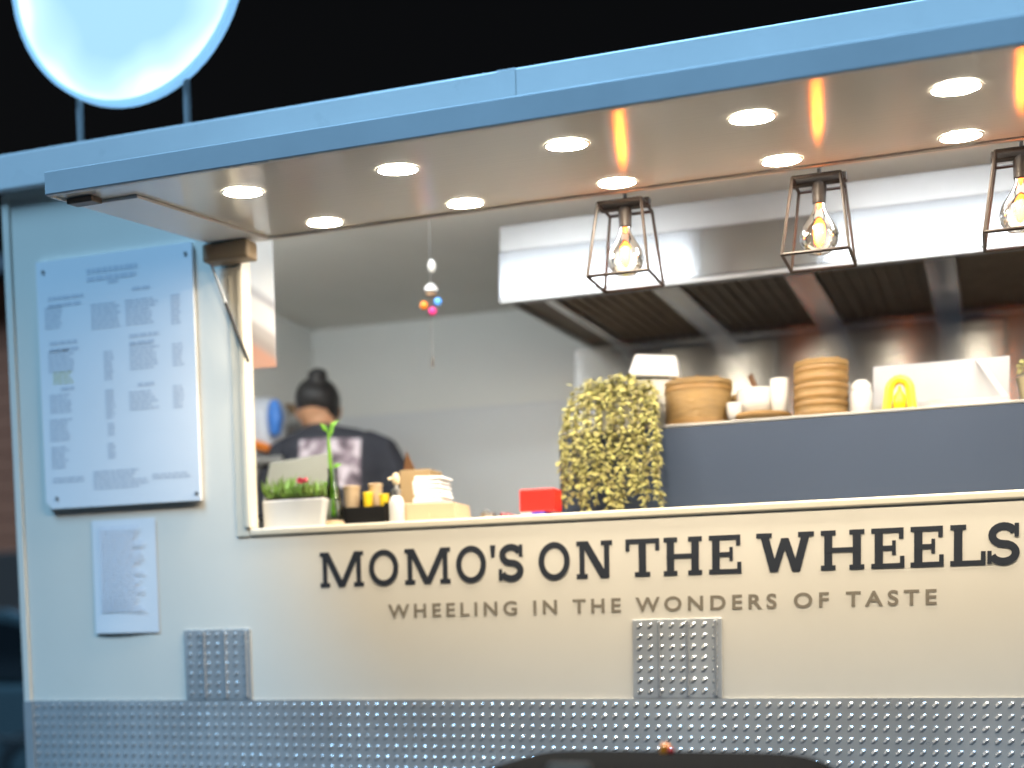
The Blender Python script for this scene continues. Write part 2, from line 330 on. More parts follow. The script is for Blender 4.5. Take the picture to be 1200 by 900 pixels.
# ---------------------------------------------------------------- painted name, letter by letter
def slab_letter(ch, w_, h):
    s, t, ov = h*.20, h*.125, h*.085; P = []
    R = lambda a, b, c, d: P.append([(a, c), (b, c), (b, d), (a, d)])
    def D(x0, z0, x1, z1, wd): P.append([(x0-wd/2, z0), (x0+wd/2, z0), (x1+wd/2, z1), (x1-wd/2, z1)])
    def ribbon(c, wd, closed=False):
        n = len(c)
        L = []
        for i in range(n):
            a = Vector(c[(i-1) % n] if closed else c[max(i-1, 0)]); b = Vector(c[(i+1) % n] if closed else c[min(i+1, n-1)])
            d = (b-a).normalized(); k = Vector((-d.y, d.x))*wd[i]/2 if isinstance(wd, list) else Vector((-d.y, d.x))*wd/2
            L.append((Vector(c[i])+k, Vector(c[i])-k))
        for i in range(n if closed else n-1):
            j = (i+1) % n; P.append([tuple(L[i][0]), tuple(L[i][1]), tuple(L[j][1]), tuple(L[j][0])])
    if ch == 'H':
        for x in (ov, w_-ov-s): R(x, x+s, 0, h); R(x-ov, x+s+ov, 0, t); R(x-ov, x+s+ov, h-t, h)
        R(ov, w_-ov, h*.44, h*.44+t)
    elif ch == 'E':
        R(ov, ov+s, 0, h); R(0, w_, 0, t); R(0, w_*.97, h-t, h); R(ov, w_*.74, h*.44, h*.44+t)
        R(w_-s*.55, w_, 0, h*.30); R(w_*.97-s*.55, w_*.97, h*.72, h); R(w_*.74-s*.45, w_*.74, h*.33, h*.69)
    elif ch == 'L':
        R(ov, ov+s, 0, h); R(0, w_, 0, t); R(0, s+2*ov, h-t, h); R(w_-s*.55, w_, 0, h*.34)
    elif ch == 'T':
        R(w_/2-s/2, w_/2+s/2, 0, h); R(w_/2-s/2-ov*1.3, w_/2+s/2+ov*1.3, 0, t); R(0, w_, h-t, h); R(0, s*.55, h*.68, h); R(w_-s*.55, w_, h*.68, h)
    elif ch == 'N':
        s2 = s*.72
        for x in (ov, w_-ov-s2): R(x, x+s2, 0, h)
        R(0, s2+2*ov, 0, t); R(0, s2+ov, h-t, h); R(w_-s2-2*ov, w_, h-t, h); D(w_-ov-s*.62, 0, ov+s*.62, h, s*1.18)
    elif ch == 'M':
        s2 = s*.74
        for x in (ov, w_-ov-s2): R(x, x+s2, 0, h)
        R(0, s2+2*ov, 0, t); R(w_-s2-2*ov, w_, 0, t); R(0, s2+ov, h-t, h); R(w_-s2-ov, w_, h-t, h)
        D(w_/2, 0, ov+s*.55, h, s*1.0); D(w_/2, 0, w_-ov-s*.55, h, s*1.0)
    elif ch == 'W':
        a = w_*.13; q = w_*.31
        D(q, 0, a, h, s*1.05); D(q, 0, w_/2, h*.86, s*.95); D(w_-q, 0, w_/2, h*.86, s*.95); D(w_-q, 0, w_-a, h, s*1.05)
        R(0, a*2.1, h-t, h); R(w_-a*2.1, w_, h-t, h)
    elif ch == 'O':
        wd = s*.84; n = 36
        ribbon([(w_/2+(w_/2-wd/2)*math.cos(2*math.pi*i/n), h/2+(h*.52-wd/2)*math.sin(2*math.pi*i/n)) for i in range(n)], wd*.95, True)
    elif ch == "'":
        P.append([(w_*.2, h*.66), (w_*.8, h*.66), (w_, h*1.0), (0, h*1.0)])
    elif ch == 'S':
        wd = s*.92; cx_ = w_/2; rx = w_/2-wd/2; r1 = (h*1.04-wd)/4; zt = h*1.02-wd/2-r1; zb = -.02*h+wd/2+r1; pts = []
        for i in range(15): a = RAD(18)+RAD(250)*i/14; pts.append((cx_+rx*.94*math.cos(a), zt+r1*math.sin(a)))
        for i in range(1, 15): a = RAD(88)-RAD(250)*i/14; pts.append((cx_+rx*math.cos(a), zb+r1*math.sin(a)))
        ribbon(pts, wd)
        R(w_-s*.62, w_*.97, h*.66, h*.99); R(.0, s*.5, h*.02, h*.34)
    return P
LET = [('M', 376, 427), ('O', 433, 468), ('M', 475, 528.5), ('O', 535, 570.5), ("'", 575, 581.5), ('S', 585, 614), ('O', 631.5, 668.5), ('N', 676, 718), ('T', 733.5, 773),
       ('H', 778, 823), ('E', 831, 869), ('W', 886.5, 954), ('H', 962, 1013), ('E', 1021, 1060), ('E', 1067, 1106), ('L', 1113.5, 1155), ('S', 1157, 1195)]
ZT, HT = 1.311, .096
for ch, a, b in LET:
    py = 690-.0432*((a+b)/2-380)
    x0, x1 = at(a, py).x, at(b, py).x
    m = MB()
    for k, poly in enumerate(slab_letter(ch, x1-x0, HT)):
        y1 = -.0012-.00003*k
        m.add([(x0+px_, y1, ZT+pz_) for px_, pz_ in poly], [tuple(range(len(poly)))])
    m.build('letter', INK, FRONT)
cu = bpy.data.curves.new('tagline', 'FONT'); cu.body = 'WHEELING IN THE WONDERS OF TASTE'; cu.size = 1; cu.space_character = 1.42; cu.space_word = 1.0; cu.extrude = .0; cu.offset = .022
to = bpy.data.objects.new('tagline_src', cu); C.objects.link(to)
dg = bpy.context.evaluated_depsgraph_get(); me = bpy.data.meshes.new_from_object(to.evaluated_get(dg))
bpy.data.objects.remove(to)
co = np.array([v.co for v in me.vertices]); mn, mx = co.min(0), co.max(0)
for v in me.vertices:
    v.co = (1.221+(v.co.x-mn[0])/(mx[0]-mn[0])*1.435, -.0012, 1.2215+(v.co.y-mn[1])/(mx[1]-mn[1])*.0375)
me.materials.append(INKG)
bm0 = bmesh.new(); bm0.from_mesh(me); bmesh.ops.remove_doubles(bm0, verts=bm0.verts, dist=1e-6); seen = set(); isl = []
for v0 in bm0.verts:
    if v0 in seen: continue
    st_ = [v0]; seen.add(v0); comp = []
    while st_:
        q = st_.pop(); comp.append(q)
        for ed in q.link_edges:
            o2 = ed.other_vert(q)
            if o2 not in seen: seen.add(o2); st_.append(o2)
    isl.append(comp)
for comp in isl:
    ix = {v_: k for k, v_ in enumerate(comp)}
    fs = {f_ for v_ in comp for f_ in v_.link_faces}
    MB().add([tuple(v_.co) for v_ in comp], [tuple(ix[v_] for v_ in f_.verts) for f_ in fs]).build('letter', INKG, FRONT)
bm0.free()

# ---------------------------------------------------------------- round lit sign on the roof
S = thing('round_sign', 'round glowing light box sign on two posts above the trailer roof', 'sign', (.365, .15, 2.59))
SCX, SCY, SCZ, SR = .360, .13, 3.155, .400
fm = bpy.data.materials.new('sign_face'); fm.use_nodes = True; n = fm.node_tree.nodes; l = fm.node_tree.links
b = n['Principled BSDF']; b.inputs['Base Color'].default_value = (.08, .09, .1, 1)
tc = n.new('ShaderNodeTexCoord'); sp = n.new('ShaderNodeSeparateXYZ'); l.new(tc.outputs['Object'], sp.inputs[0])
def mth(op, a, b_=None, v=None):
    q = n.new('ShaderNodeMath'); q.operation = op; l.new(a, q.inputs[0])
    if b_ is not None: l.new(b_, q.inputs[1])
    if v is not None: q.inputs[1].default_value = v
    return q.outputs[0]
dx = mth('MULTIPLY', mth('SUBTRACT', sp.outputs['X'], v=SCX), v=.5/SR); dz = mth('MULTIPLY', mth('SUBTRACT', sp.outputs['Z'], v=SCZ), v=.5/SR)
r2 = mth('SQRT', mth('ADD', mth('MULTIPLY', dx, dx), mth('MULTIPLY', dz, dz)))
ns = n.new('ShaderNodeTexNoise'); ns.inputs['Scale'].default_value = 5.5; ns.inputs['Detail'].default_value = 1; l.new(tc.outputs['Object'], ns.inputs['Vector'])
rr = mth('ADD', r2, mth('MULTIPLY', mth('SUBTRACT', ns.outputs['Fac'], v=.5), v=.17))
cr = n.new('ShaderNodeValToRGB'); e = cr.color_ramp.elements
e[0].position = .30; e[0].color = (.36, .64, .92, 1); e[1].position = .485; e[1].color = (1.0, 1.25, 1.25, 1)
x_ = cr.color_ramp.elements.new(.42); x_.color = (.58, .88, .97, 1)
l.new(rr, cr.inputs[0]); l.new(cr.outputs[0], b.inputs['Emission Color']); b.inputs['Emission Strength'].default_value = 1.15
nseg = 64
def drum(r, y0, y1): 
    v = [(SCX+r*math.cos(2*math.pi*i/nseg), y, SCZ+r*math.sin(2*math.pi*i/nseg)) for y in (y0, y1) for i in range(nseg)]
    return v
m = MB().add(drum(SR-.014, SCY-.001, SCY-.001)[:nseg], [tuple(range(nseg))]); m.build('light_face', fm, S)
prof = [(SR-.016, SCY), (SR-.013, SCY-.008), (SR, SCY-.008), (SR, SCY+.02), (SR-.02, SCY+.03)]
v = [(SCX+r*math.cos(2*math.pi*i/nseg), y, SCZ+r*math.sin(2*math.pi*i/nseg)) for r, y in prof for i in range(nseg)]
f = [(j*nseg+i, j*nseg+(i+1) % nseg, (j+1)*nseg+(i+1) % nseg, (j+1)*nseg+i) for j in range(4) for i in range(nseg)]+[tuple(4*nseg+i for i in range(nseg))]
MB().add(v, f).build('rim', mat('sign_rim', (.45, .66, .85), .35, emit=(.30, .60, .85), estr=.6), S, smooth=True)
for px in (95, 221):
    p = at(px, 165, SCY+.02)
    zt = SCZ-math.sqrt(SR**2-(p.x-SCX)**2)+.03
    MB().tube([(p.x, SCY+.02, 2.588), (p.x, SCY+.02, zt)], .011, 10).build('post', mat('grey_post', (.35, .36, .37), .5, metal=.4), S, smooth=True)
    MB().box(p.x-.03, p.x+.03, SCY-.01, SCY+.05, 2.589, 2.596).build('foot_plate', STEELD, S)
RB = tag(MB().box(.655, .70, .0, .06, 2.590, 2.612).box(.668, .687, .02, .04, 2.612, 2.622).build('roof_bracket', mat('grey_post', (.35, .36, .37)), bevel=.004), 'small grey bracket on the roof edge beside the round sign', 'bracket')

# ---------------------------------------------------------------- menu board and paper notice
M = thing('menu_board', 'large white printed menu board screwed to the wall left of the window', 'menu board', (.383, -.01, 1.57))
a, b_, c, d = .117, .649, 1.569, 2.286
MB().add([(a+.02, -.014, c), (b_, -.014, c), (b_, -.014, d), (a, -.014, d), (a, -.014, c+.022), (a+.02, -.004, c), (b_, -.004, c), (b_, -.004, d), (a, -.004, d), (a, -.004, c+.022)],
         [(0, 1, 2, 3, 4), (9, 8, 7, 6, 5), (0, 5, 6, 1), (1, 6, 7, 2), (2, 7, 8, 3), (3, 8, 9, 4), (4, 9, 5, 0)]).build('board', PAPER, M)
for x, z in ((a+.025, d-.03), (b_-.02, d-.03), (b_-.012, c+.02), (a+.04, c+.03)):
    m = MB(); disc(m, (x, -.0165, z), Vector((0, -1, 0)), .005, 12); ring(m, (x, -.0135, z), Vector((0, -1, 0)), .0001, .005, .003, 12); m.build('screw', STEELD, M)
def words(mb, box, y, step=.0095, th=.0048, dens=.8, slant=0.):
    x0, y0, x1, y1 = box; p0 = at(x0, y0); p1 = at(x1, y1); z = max(p0.z, p1.z)
    zmin = min(p0.z, p1.z)
    while z-th > zmin-.002:
        x = p0.x; end = p0.x+(p1.x-p0.x)*random.uniform(.72, 1.)
        while x < end:
            wd = random.uniform(.010, .034); e2 = min(x+wd, end)
            if e2-x > .003: mb.quad((x, y, z-th), (e2, y, z-th), (e2, y, z), (x, y, z))
            x += wd+.0035
        z -= step
blocks = [(105, 317, 165, 328, .022, .014), (130, 330, 144, 337, .02, .008), (158, 338, 184, 344, .02, .009), (60, 350, 102, 359, .02, .010), (56, 362, 80, 385), (110, 358, 147, 383),
          (150, 353, 190, 381), (203, 347, 218, 381), (62, 402, 104, 410, .02, .010), (155, 393, 193, 402, .02, .010), (125, 413, 138, 445), (155, 405, 192, 432), (205, 404, 220, 428),
          (60, 413, 92, 437), (75, 455, 97, 462, .02, .009), (62, 464, 90, 483), (127, 458, 140, 490), (165, 450, 188, 457, .02, .009), (155, 460, 190, 480), (206, 453, 221, 478),
          (62, 493, 90, 515), (130, 497, 140, 512), (64, 525, 86, 548), (130, 520, 140, 538), (113, 553, 178, 572), (66, 561, 110, 565), (182, 556, 228, 560)]
m = MB()
for q in blocks: words(m, q[:4], -.0146, *(q[4:] if len(q) > 4 else ()))
m.build('printed_text', PRINT, M)['kind'] = 'stuff'
m = MB(); words(m, (66, 438, 90, 449), -.0146); m.build('printed_price', PRINTY, M)
N = thing('paper_notice', 'small white paper notice taped to the wall below the menu board', 'notice', (.377, -.004, 1.2))
p = [at(107, 612), at(184, 606), at(187, 740), at(113, 743)]
vv = []; ff = []
for j in range(7):
    for i in range(7):
        u_, v_ = i/6, j/6; x = .267+.22*u_; z = 1.529-.331*v_; vv.append((x, -.003-.004*(v_**2)*(.5+.5*math.sin(u_*5)), z))
for j in range(6):
    for i in range(6): k = j*7+i; ff.append((k, k+7, k+8, k+1))
MB().add(vv, ff).build('sheet', PAPER, N, smooth=True)
m = MB(); words(m, (117, 618, 174, 717), -.0085, .009, .0045); m.build('printed_text', mat('print_pale', (.60, .62, .69), .6), N)['kind'] = 'stuff'

# ---------------------------------------------------------------- exhaust hood and splashback inside
HX0, HY, HZ0 = 1.262, .80, 2.262
H = thing('exhaust_hood', 'long stainless exhaust hood with dark filters under the trailer ceiling', 'exhaust hood', (2.8, 1.3, 2.26))
edges = [HX0, 1.921, 2.285, 2.9, 3.5, XR-.08]
for a, b in zip(edges[:-1], edges[1:]):
    MB().box(a+.001, b-.001, HY, HY+.012, HZ0, 2.408).build('front_panel', HOODS, H, bevel=.002)
MB().box(HX0+.004, XR-.08, HY+.006, HY+.03, 2.410, 2.489).build('upper_strip', STEELD, H)
MB().box(HX0, XR-.08, HY-.002, HY+.03, HZ0-.016, HZ0-.001).build('lip', STEELD, H, bevel=.003)
MB().add([(HX0, HY+.013, HZ0), (HX0, 1.80, 2.31), (HX0, 1.80, 2.489), (HX0, HY+.031, 2.489), (HX0+.01, HY+.013, HZ0), (HX0+.01, 1.80, 2.31), (HX0+.01, 1.80, 2.489), (HX0+.01, HY+.031, 2.489)],
         [(0, 3, 2, 1), (4, 5, 6, 7), (0, 1, 5, 4), (1, 2, 6, 5), (2, 3, 7, 6), (3, 0, 4, 7)]).build('end_panel', STEELD, H)
MB().box(HX0+.011, XR-.08, 1.775, 1.80, 2.293, 2.318).build('rear_gutter', STEEL, H, bevel=.003)
def under(x0a, x1a, name, m_, lift):
    # a piece of the underside between front lip and wall
    y0, y1 = HY+.032, 1.773; z0, z1 = HZ0+.004+lift, 2.304+lift
    MB().hexa([(x0a, y0, z0), (x1a, y0, z0), (x1a, y1, z1), (x0a, y1, z1)], [(x0a, y0, z0+.012), (x1a, y0, z0+.012), (x1a, y1, z1+.012), (x0a, y1, z1+.012)]).build(name, m_, H, bevel=.002)
xs = HX0+.012; k = 0
under(xs, xs+.10, 'filter', FILTER, .012)
xs += .10; under(xs, xs+.035, 'divider', STEEL, 0); xs += .035
while xs < XR-.6:
    fwid = .33; under(xs+.001, xs+fwid-.001, 'filter', FILTERB if k in (0, 3) else FILTER, .014)
    for q in range(1, 8):       # baffle slats
        x = xs+fwid*q/8; y0, y1 = HY+.05, 1.76
        MB().hexa([(x-.006, y0, HZ0+.012), (x+.006, y0, HZ0+.012), (x+.006, y1, 2.312), (x-.006, y1, 2.312)], [(x-.006, y0, HZ0+.02), (x+.006, y0, HZ0+.02), (x+.006, y1, 2.32), (x-.006, y1, 2.32)]).build('baffle_slat', FILTERB if k in (0, 3) else FILTER, H)
    xs += fwid; under(xs, xs+.09, 'divider', STEEL, 0); xs += .09; k += 1
for a, b in ((1.205, 2.0), (2.0, 2.82), (2.82, 3.6), (3.6, XR-.03)):
    MB().box(a+.001, b-.001, 1.79, 1.804, 1.35, 2.305).build('splashback', STEEL, T, bevel=.001)
    MB().tube([(b, 1.786, 1.36), (b, 1.786, 2.30)], .006, 8).build('splashback_joint', STEEL, T, smooth=True)

# LED battens added to light the interior, unseen behind the window header
for i, (a, b, lb) in enumerate(((.12, .70, 'white LED batten on the trailer ceiling in the corner beside the window jamb'), (1.02, 1.78, 'white LED batten on the trailer ceiling above the serving window, opposite the hood end'), (2.22, 3.0, 'white LED batten on the trailer ceiling above the serving window, opposite the hood middle'))):
    L = thing('led_batten', lb, 'ceiling light', ((a+b)/2, .2, 2.49), 'LED battens inside the trailer')
    MB().box(a, b, .17, .23, 2.455, 2.4895).build('housing', WPLAST, L, bevel=.003)
    MB().box(a+.015, b-.015, .178, .222, 2.415, 2.4545).build('diffuser', LED, L, bevel=.01)

# ---------------------------------------------------------------- pendant cage lamps
def pendant(px, py, label):
    y = .09; top = 2.4895
    c = at(px, py, y)                       # bulb centre
    x = c.x; P = thing('cage_pendant_lamp', label, 'pendant lamp', (x, y, top), 'cage pendant lamps along the window')
    zt, zb = 2.262, 2.076; a, b = .057, .08
    MB().box(x-a-.01, x+a+.01, y-.014, y+.014, zt-.004, zt+.016).build('mount_bar', BRONZE, P, bevel=.003)
    MB().lathe([(.008, -.012), (.03, -.008), (.03, 0)], (x, y, top), 16).build('ceiling_rose', BRONZE, P, smooth=True)
    MB().tube([(x, y, zt), (x, y, top-.006)], .005).build('stem', BRONZE, P)
    cor = [(-1, -1), (1, -1), (1, 1), (-1, 1)]; r = .0042
    for sx, sy in cor: MB().tube([(x+sx*a, y+sy*a, zt), (x+sx*b, y+sy*b, zb)], r, 6).build('cage_bar', BRONZE, P)
    for k in range(4):
        (p, q), (p2, q2) = cor[k], cor[(k+1) % 4]
        MB().tube([(x+p*a, y+q*a, zt), (x+p2*a, y+q2*a, zt)], r, 6).build('cage_bar', BRONZE, P)
        MB().tube([(x+p*b, y+q*b, zb), (x+p2*b, y+q2*b, zb)], r, 6).build('cage_bar', BRONZE, P)
    MB().lathe([(.016, 0), (.018, -.012), (.016, -.05), (.012, -.052)], (x, y, zt), 14).build('socket', BRONZE, P, smooth=True)
    zs = zt-.05
    bl = MB().lathe([(.013, 0), (.015, -.014), (.026, -.034), (.042, -.058), (.048, -.078), (.044, -.1), (.028, -.118), (.001, -.125)], (x, y, zs), 24).build('bulb', GLASS, P, smooth=True)
    MB().lathe([(.010, -.002), (.011, -.02), (.006, -.036)], (x, y, zs), 10).build('neck', FILC, bl, smooth=True)
    MB().ball((x, y, zs-.068), (.014, .014, .034), 10, 8).build('filament', FIL, bl, smooth=True)
pendant(733, 285, 'lit pendant lamp in a black wire cage over the trailing plant and low steamer')
pendant(960, 262, 'lit pendant lamp in a black wire cage over the tall bamboo steamer')
pendant(1196, 237, 'lit pendant lamp in a black wire cage over the white tray')

# ---------------------------------------------------------------- navy service counter and what stands on it
NY, NZ = .36, 1.743
K = thing('service_counter', 'navy blue service counter behind the serving ledge', 'counter', (2.6, .55, FLOOR))
for a, b in ((1.60, 3.72),): MB().box(a+.0008, b-.0008, NY, NY+.018, .60, NZ-.004).build('front_panel', NAVY, K, bevel=.0015)
MB().box(1.60, 3.72, NY-.002, .78, NZ-.003, NZ+.004).build('worktop', STEELD, K, bevel=.001)
MB().box(1.60, 1.618, NY+.019, .78, FLOOR, NZ-.004).build('end_panel', NAVY, K)
MB().box(1.62, 3.72, NY+.02, .78, FLOOR, FLOOR+.03).build('plinth', BLACKM, K)
NZT = NZ+.004
def onc(px, y): return at(px, 480, y).x
def steamer(cx_, cy_, r, tiers, th, label):
    S_ = thing('bamboo_steamer', label, 'bamboo steamer', (cx_, cy_, NZT))
    z = NZT
    for k in range(tiers):
        MB().lathe([(r*.985, 0), (r, .004), (r*1.0, th-.003), (r*.97, th-.001), (r*.93, th-.001), (r*.93, th*.4), (.001, th*.4)], (cx_, cy_, z), 40).build('wall', BAMBOO, S_, smooth=True)
        for zz, hh in ((.004, .016), (th-.018, .015)):
            MB().lathe([(r*1.0, 0), (r*1.022, .002), (r*1.022, hh-.002), (r*1.0, hh)], (cx_, cy_, z+zz), 40).build('hoop', BAMBOOD, S_, smooth=True)
        z += th
    MB().lathe([(r*1.01, 0), (r*1.02, .012), (r*.9, .016), (r*.4, .02), (.001, .021)], (cx_, cy_, z), 40).build('lid', BAMBOO, S_, smooth=True)
    for a in np.arange(0, 6.28, 6.28/9):
        MB().tube([(cx_+r*.2*math.cos(a), cy_+r*.2*math.sin(a), z+.021), (cx_+r*.95*math.cos(a), cy_+r*.95*math.sin(a), z+.016)], .003, 6).build('lid_strip', BAMBOOD, S_)
steamer((onc(780, .48)+onc(858, .48))/2, .48, .095, 1, .118, 'short wide bamboo steamer with dark hoops beside the trailing plant')
steamer((onc(932, .46)+onc(993, .46))/2, .46, .073, 3, .047, 'tall stacked bamboo steamer beside the white bowls')
# white bowls on a low bamboo tray
bx = (onc(859, .47)+onc(926, .47))/2
S_ = thing('bamboo_tray', 'low round bamboo tray under white bowls on the navy counter', 'tray', (bx, .47, NZT))
MB().lathe([(.072, 0), (.084, .012), (.083, .026), (.076, .028), (.074, .018), (.001, .016)], (bx, .47, NZT), 36).build('tray_wall', BAMBOO, S_, smooth=True)
MB().lathe([(.083, 0), (.0865, .002), (.0865, .008), (.083, .01)], (bx, .47, NZT+.014), 36).build('rim_hoop', BAMBOOD, S_, smooth=True)
def bowl(x, y, z, r, h, label, n_=1):
    B_ = thing('bowl', label, 'bowl', (x, y, z), 'white bowls on the bamboo tray')
    prof = [(r*.55, 0), (r*.8, h*.12), (r*.97, h*.5), (r, h), (r*.95, h), (r*.9, h*.5), (r*.7, h*.2), (.001, h*.16)]
    MB().lathe(prof, (x, y, z), 30).build('body', CERAM, B_, smooth=True)
    MB().lathe([(r*.5, -.004), (r*.52, .001)], (x, y, z), 24).build('foot_ring', CERAM, B_, smooth=True)
bowl(bx-.012, .47, NZT+.021, .058, .075, 'wide white bowl in the middle of the low bamboo tray')
bowl(bx+.055, .44, NZT+.021, .026, .095, 'narrow tall white cup at the tall steamer on the bamboo tray')
bowl(bx-.068, .425, NZT+.012, .022, .045, 'small white cup on the tray edge beside the short steamer')
# dark dish with leftovers behind the bowls
dx_ = onc(897, .6)
S_ = thing('dark_dish', 'dark dish with a brown ladle behind the white bowls', 'dish', (dx_, .6, NZT))
MB().lathe([(.03, 0), (.03, .02), (.045, .06), (.062, .115), (.06, .118), (.04, .065), (.001, .05)], (dx_, .62, NZT), 26).build('pot', BLACKM, S_, smooth=True)
MB().tube([(dx_, .62, NZT+.06), (dx_-.045, .60, NZT+.165)], [.006, .009]).build('ladle_handle', BROWN, S_, smooth=True)
MB().ball((dx_-.075, .62, NZT+.10), (.03, .03, .022)).build('spoon_bowl', BAMBOOD, S_, smooth=True)
# standing plate, squeeze bottle, yellow bottle
px_ = onc(994, .50)
S_ = thing('white_plate', 'white plate standing on edge beside the tall steamer', 'plate', (px_, .5, NZT))
v = []; n = 28
for r_, off in ((.001, .004), (.04, .003), (.057, -.004), (.058, -.002), (.04, .006), (.001, .007)): v += [(px_+off+.012*math.sin(0), .50+r_*math.cos(2*math.pi*i/n), NZT+.058+r_*math.sin(2*math.pi*i/n)) for i in range(n)]
MB().add(v, [(j*n+i, j*n+(i+1) % n, (j+1)*n+(i+1) % n, (j+1)*n+i) for j in range(5) for i in range(n)]).build('plate', CERAM, S_, smooth=True)
MB().box(px_-.018, px_+.02, .46, .54, NZT, NZT+.012).build('plate_rest', WPLAST, S_, bevel=.003)
jx = onc(1009, .45)
S_ = thing('white_jar', 'rounded white jar with a lid between plate and yellow bottle', 'jar', (jx, .45, NZT))
MB().lathe([(.028, 0), (.031, .006), (.031, .06), (.028, .07), (.001, .072)], (jx, .45, NZT), 24).build('body', WPLAST, S_, smooth=True)
MB().lathe([(.029, 0), (.027, .014), (.015, .026), (.001, .028)], (jx, .45, NZT+.071), 24).build('lid', CERAM, S_, smooth=True)
yx = onc(1054, .42)
S_ = thing('yellow_holder', 'bright yellow arched holder with a yellow bottle inside', 'holder', (yx, .42, NZT))
arch = [(yx-.034, .42, NZT)]+[(yx+.028*math.cos(a), .42, NZT+.052+.034*math.sin(a)) for a in np.linspace(math.pi, 0, 11)]+[(yx+.034, .42, NZT)]
MB().tube(arch, .0125, 8).build('arch', YEL, S_, smooth=True)
MB().lathe([(.016, 0), (.018, .012), (.016, .035), (.006, .05), (.004, .062), (.001, .063)], (yx, .425, NZT+.008), 16).build('bottle', mat('yellow_deep', (.85, .62, .01), .3), S_, smooth=True)
MB().box(yx-.02, yx+.02, .405, .445, NZT, NZT+.009).build('base', BLACKM, S_, bevel=.002)
# white food tray / box with open lid
ax, bx2 = onc(1024, .6), onc(1183, .6)
S_ = thing('white_tray', 'long white open tray box at the back of the navy counter', 'tray', ((ax+bx2)/2, .6, NZT))
zt = NZT+.155
MB().box(ax, bx2, .575, .583, NZT, zt).build('back_panel', TRAYW, S_, bevel=.002)
MB().box(ax, bx2, .46, .574, NZT, NZT+.01).build('bottom', TRAYW, S_, bevel=.002)
MB().box(ax, bx2, .455, .4595, NZT, NZT+.028).build('front_lip', TRAYW, S_, bevel=.001)
MB().add([(bx2-.09, .574, zt-.004), (bx2-.075, .574, zt-.004), (bx2-.005, .47, NZT+.03), (bx2-.02, .47, NZT+.03), (bx2-.09, .570, zt-.004), (bx2-.075, .570, zt-.004), (bx2-.005, .462, NZT+.03), (bx2-.02, .462, NZT+.03)],
         [(0, 1, 2, 3), (7, 6, 5, 4), (0, 4, 5, 1), (1, 5, 6, 2), (2, 6, 7, 3), (3, 7, 4, 0)]).build('brace', TRAYW, S_)
fx = onc(1105, .5)
S_ = thing('food_portion', 'pale pink portion of food lying in the long white tray', 'food', (fx, .5, NZT+.01))
MB().ball((fx-.02, .5, NZT+.024), (.03, .03, .014)).build('filling', mat('peach_food', (.75, .40, .25), .5, var=.1, bump=.3, bscale=80), S_, smooth=True)
MB().ball((fx+.025, .5, NZT+.022), (.028, .026, .012)).build('dough', mat('dough', (.75, .58, .42), .5, var=.1, bump=.3, bscale=80), S_, smooth=True)
# white foam container tilted on the plant edge
wx = at(769, 431, .50)
S_ = thing('foam_container', 'white foam food container leaning over the low bamboo steamer', 'container', (wx.x, .5, NZT))
ob = MB().hexa([(-.075, -.05, -.035), (.075, -.05, -.035), (.075, .05, -.035), (-.075, .05, -.035)], [(-.06, -.04, .03), (.06, -.04, .03), (.06, .04, .03), (-.06, .04, .03)]).build('box', WPLAST, S_, bevel=.008)
ob.matrix_parent_inverse = Matrix.Identity(4); ob.location = (0, .0, wx.z-NZT); ob.rotation_euler = (0, RAD(5), RAD(8))
MB().box(wx.x-.06, wx.x+.05, .47, .56, NZT, wx.z-.034).build('stand', STEELD, S_, bevel=.003)

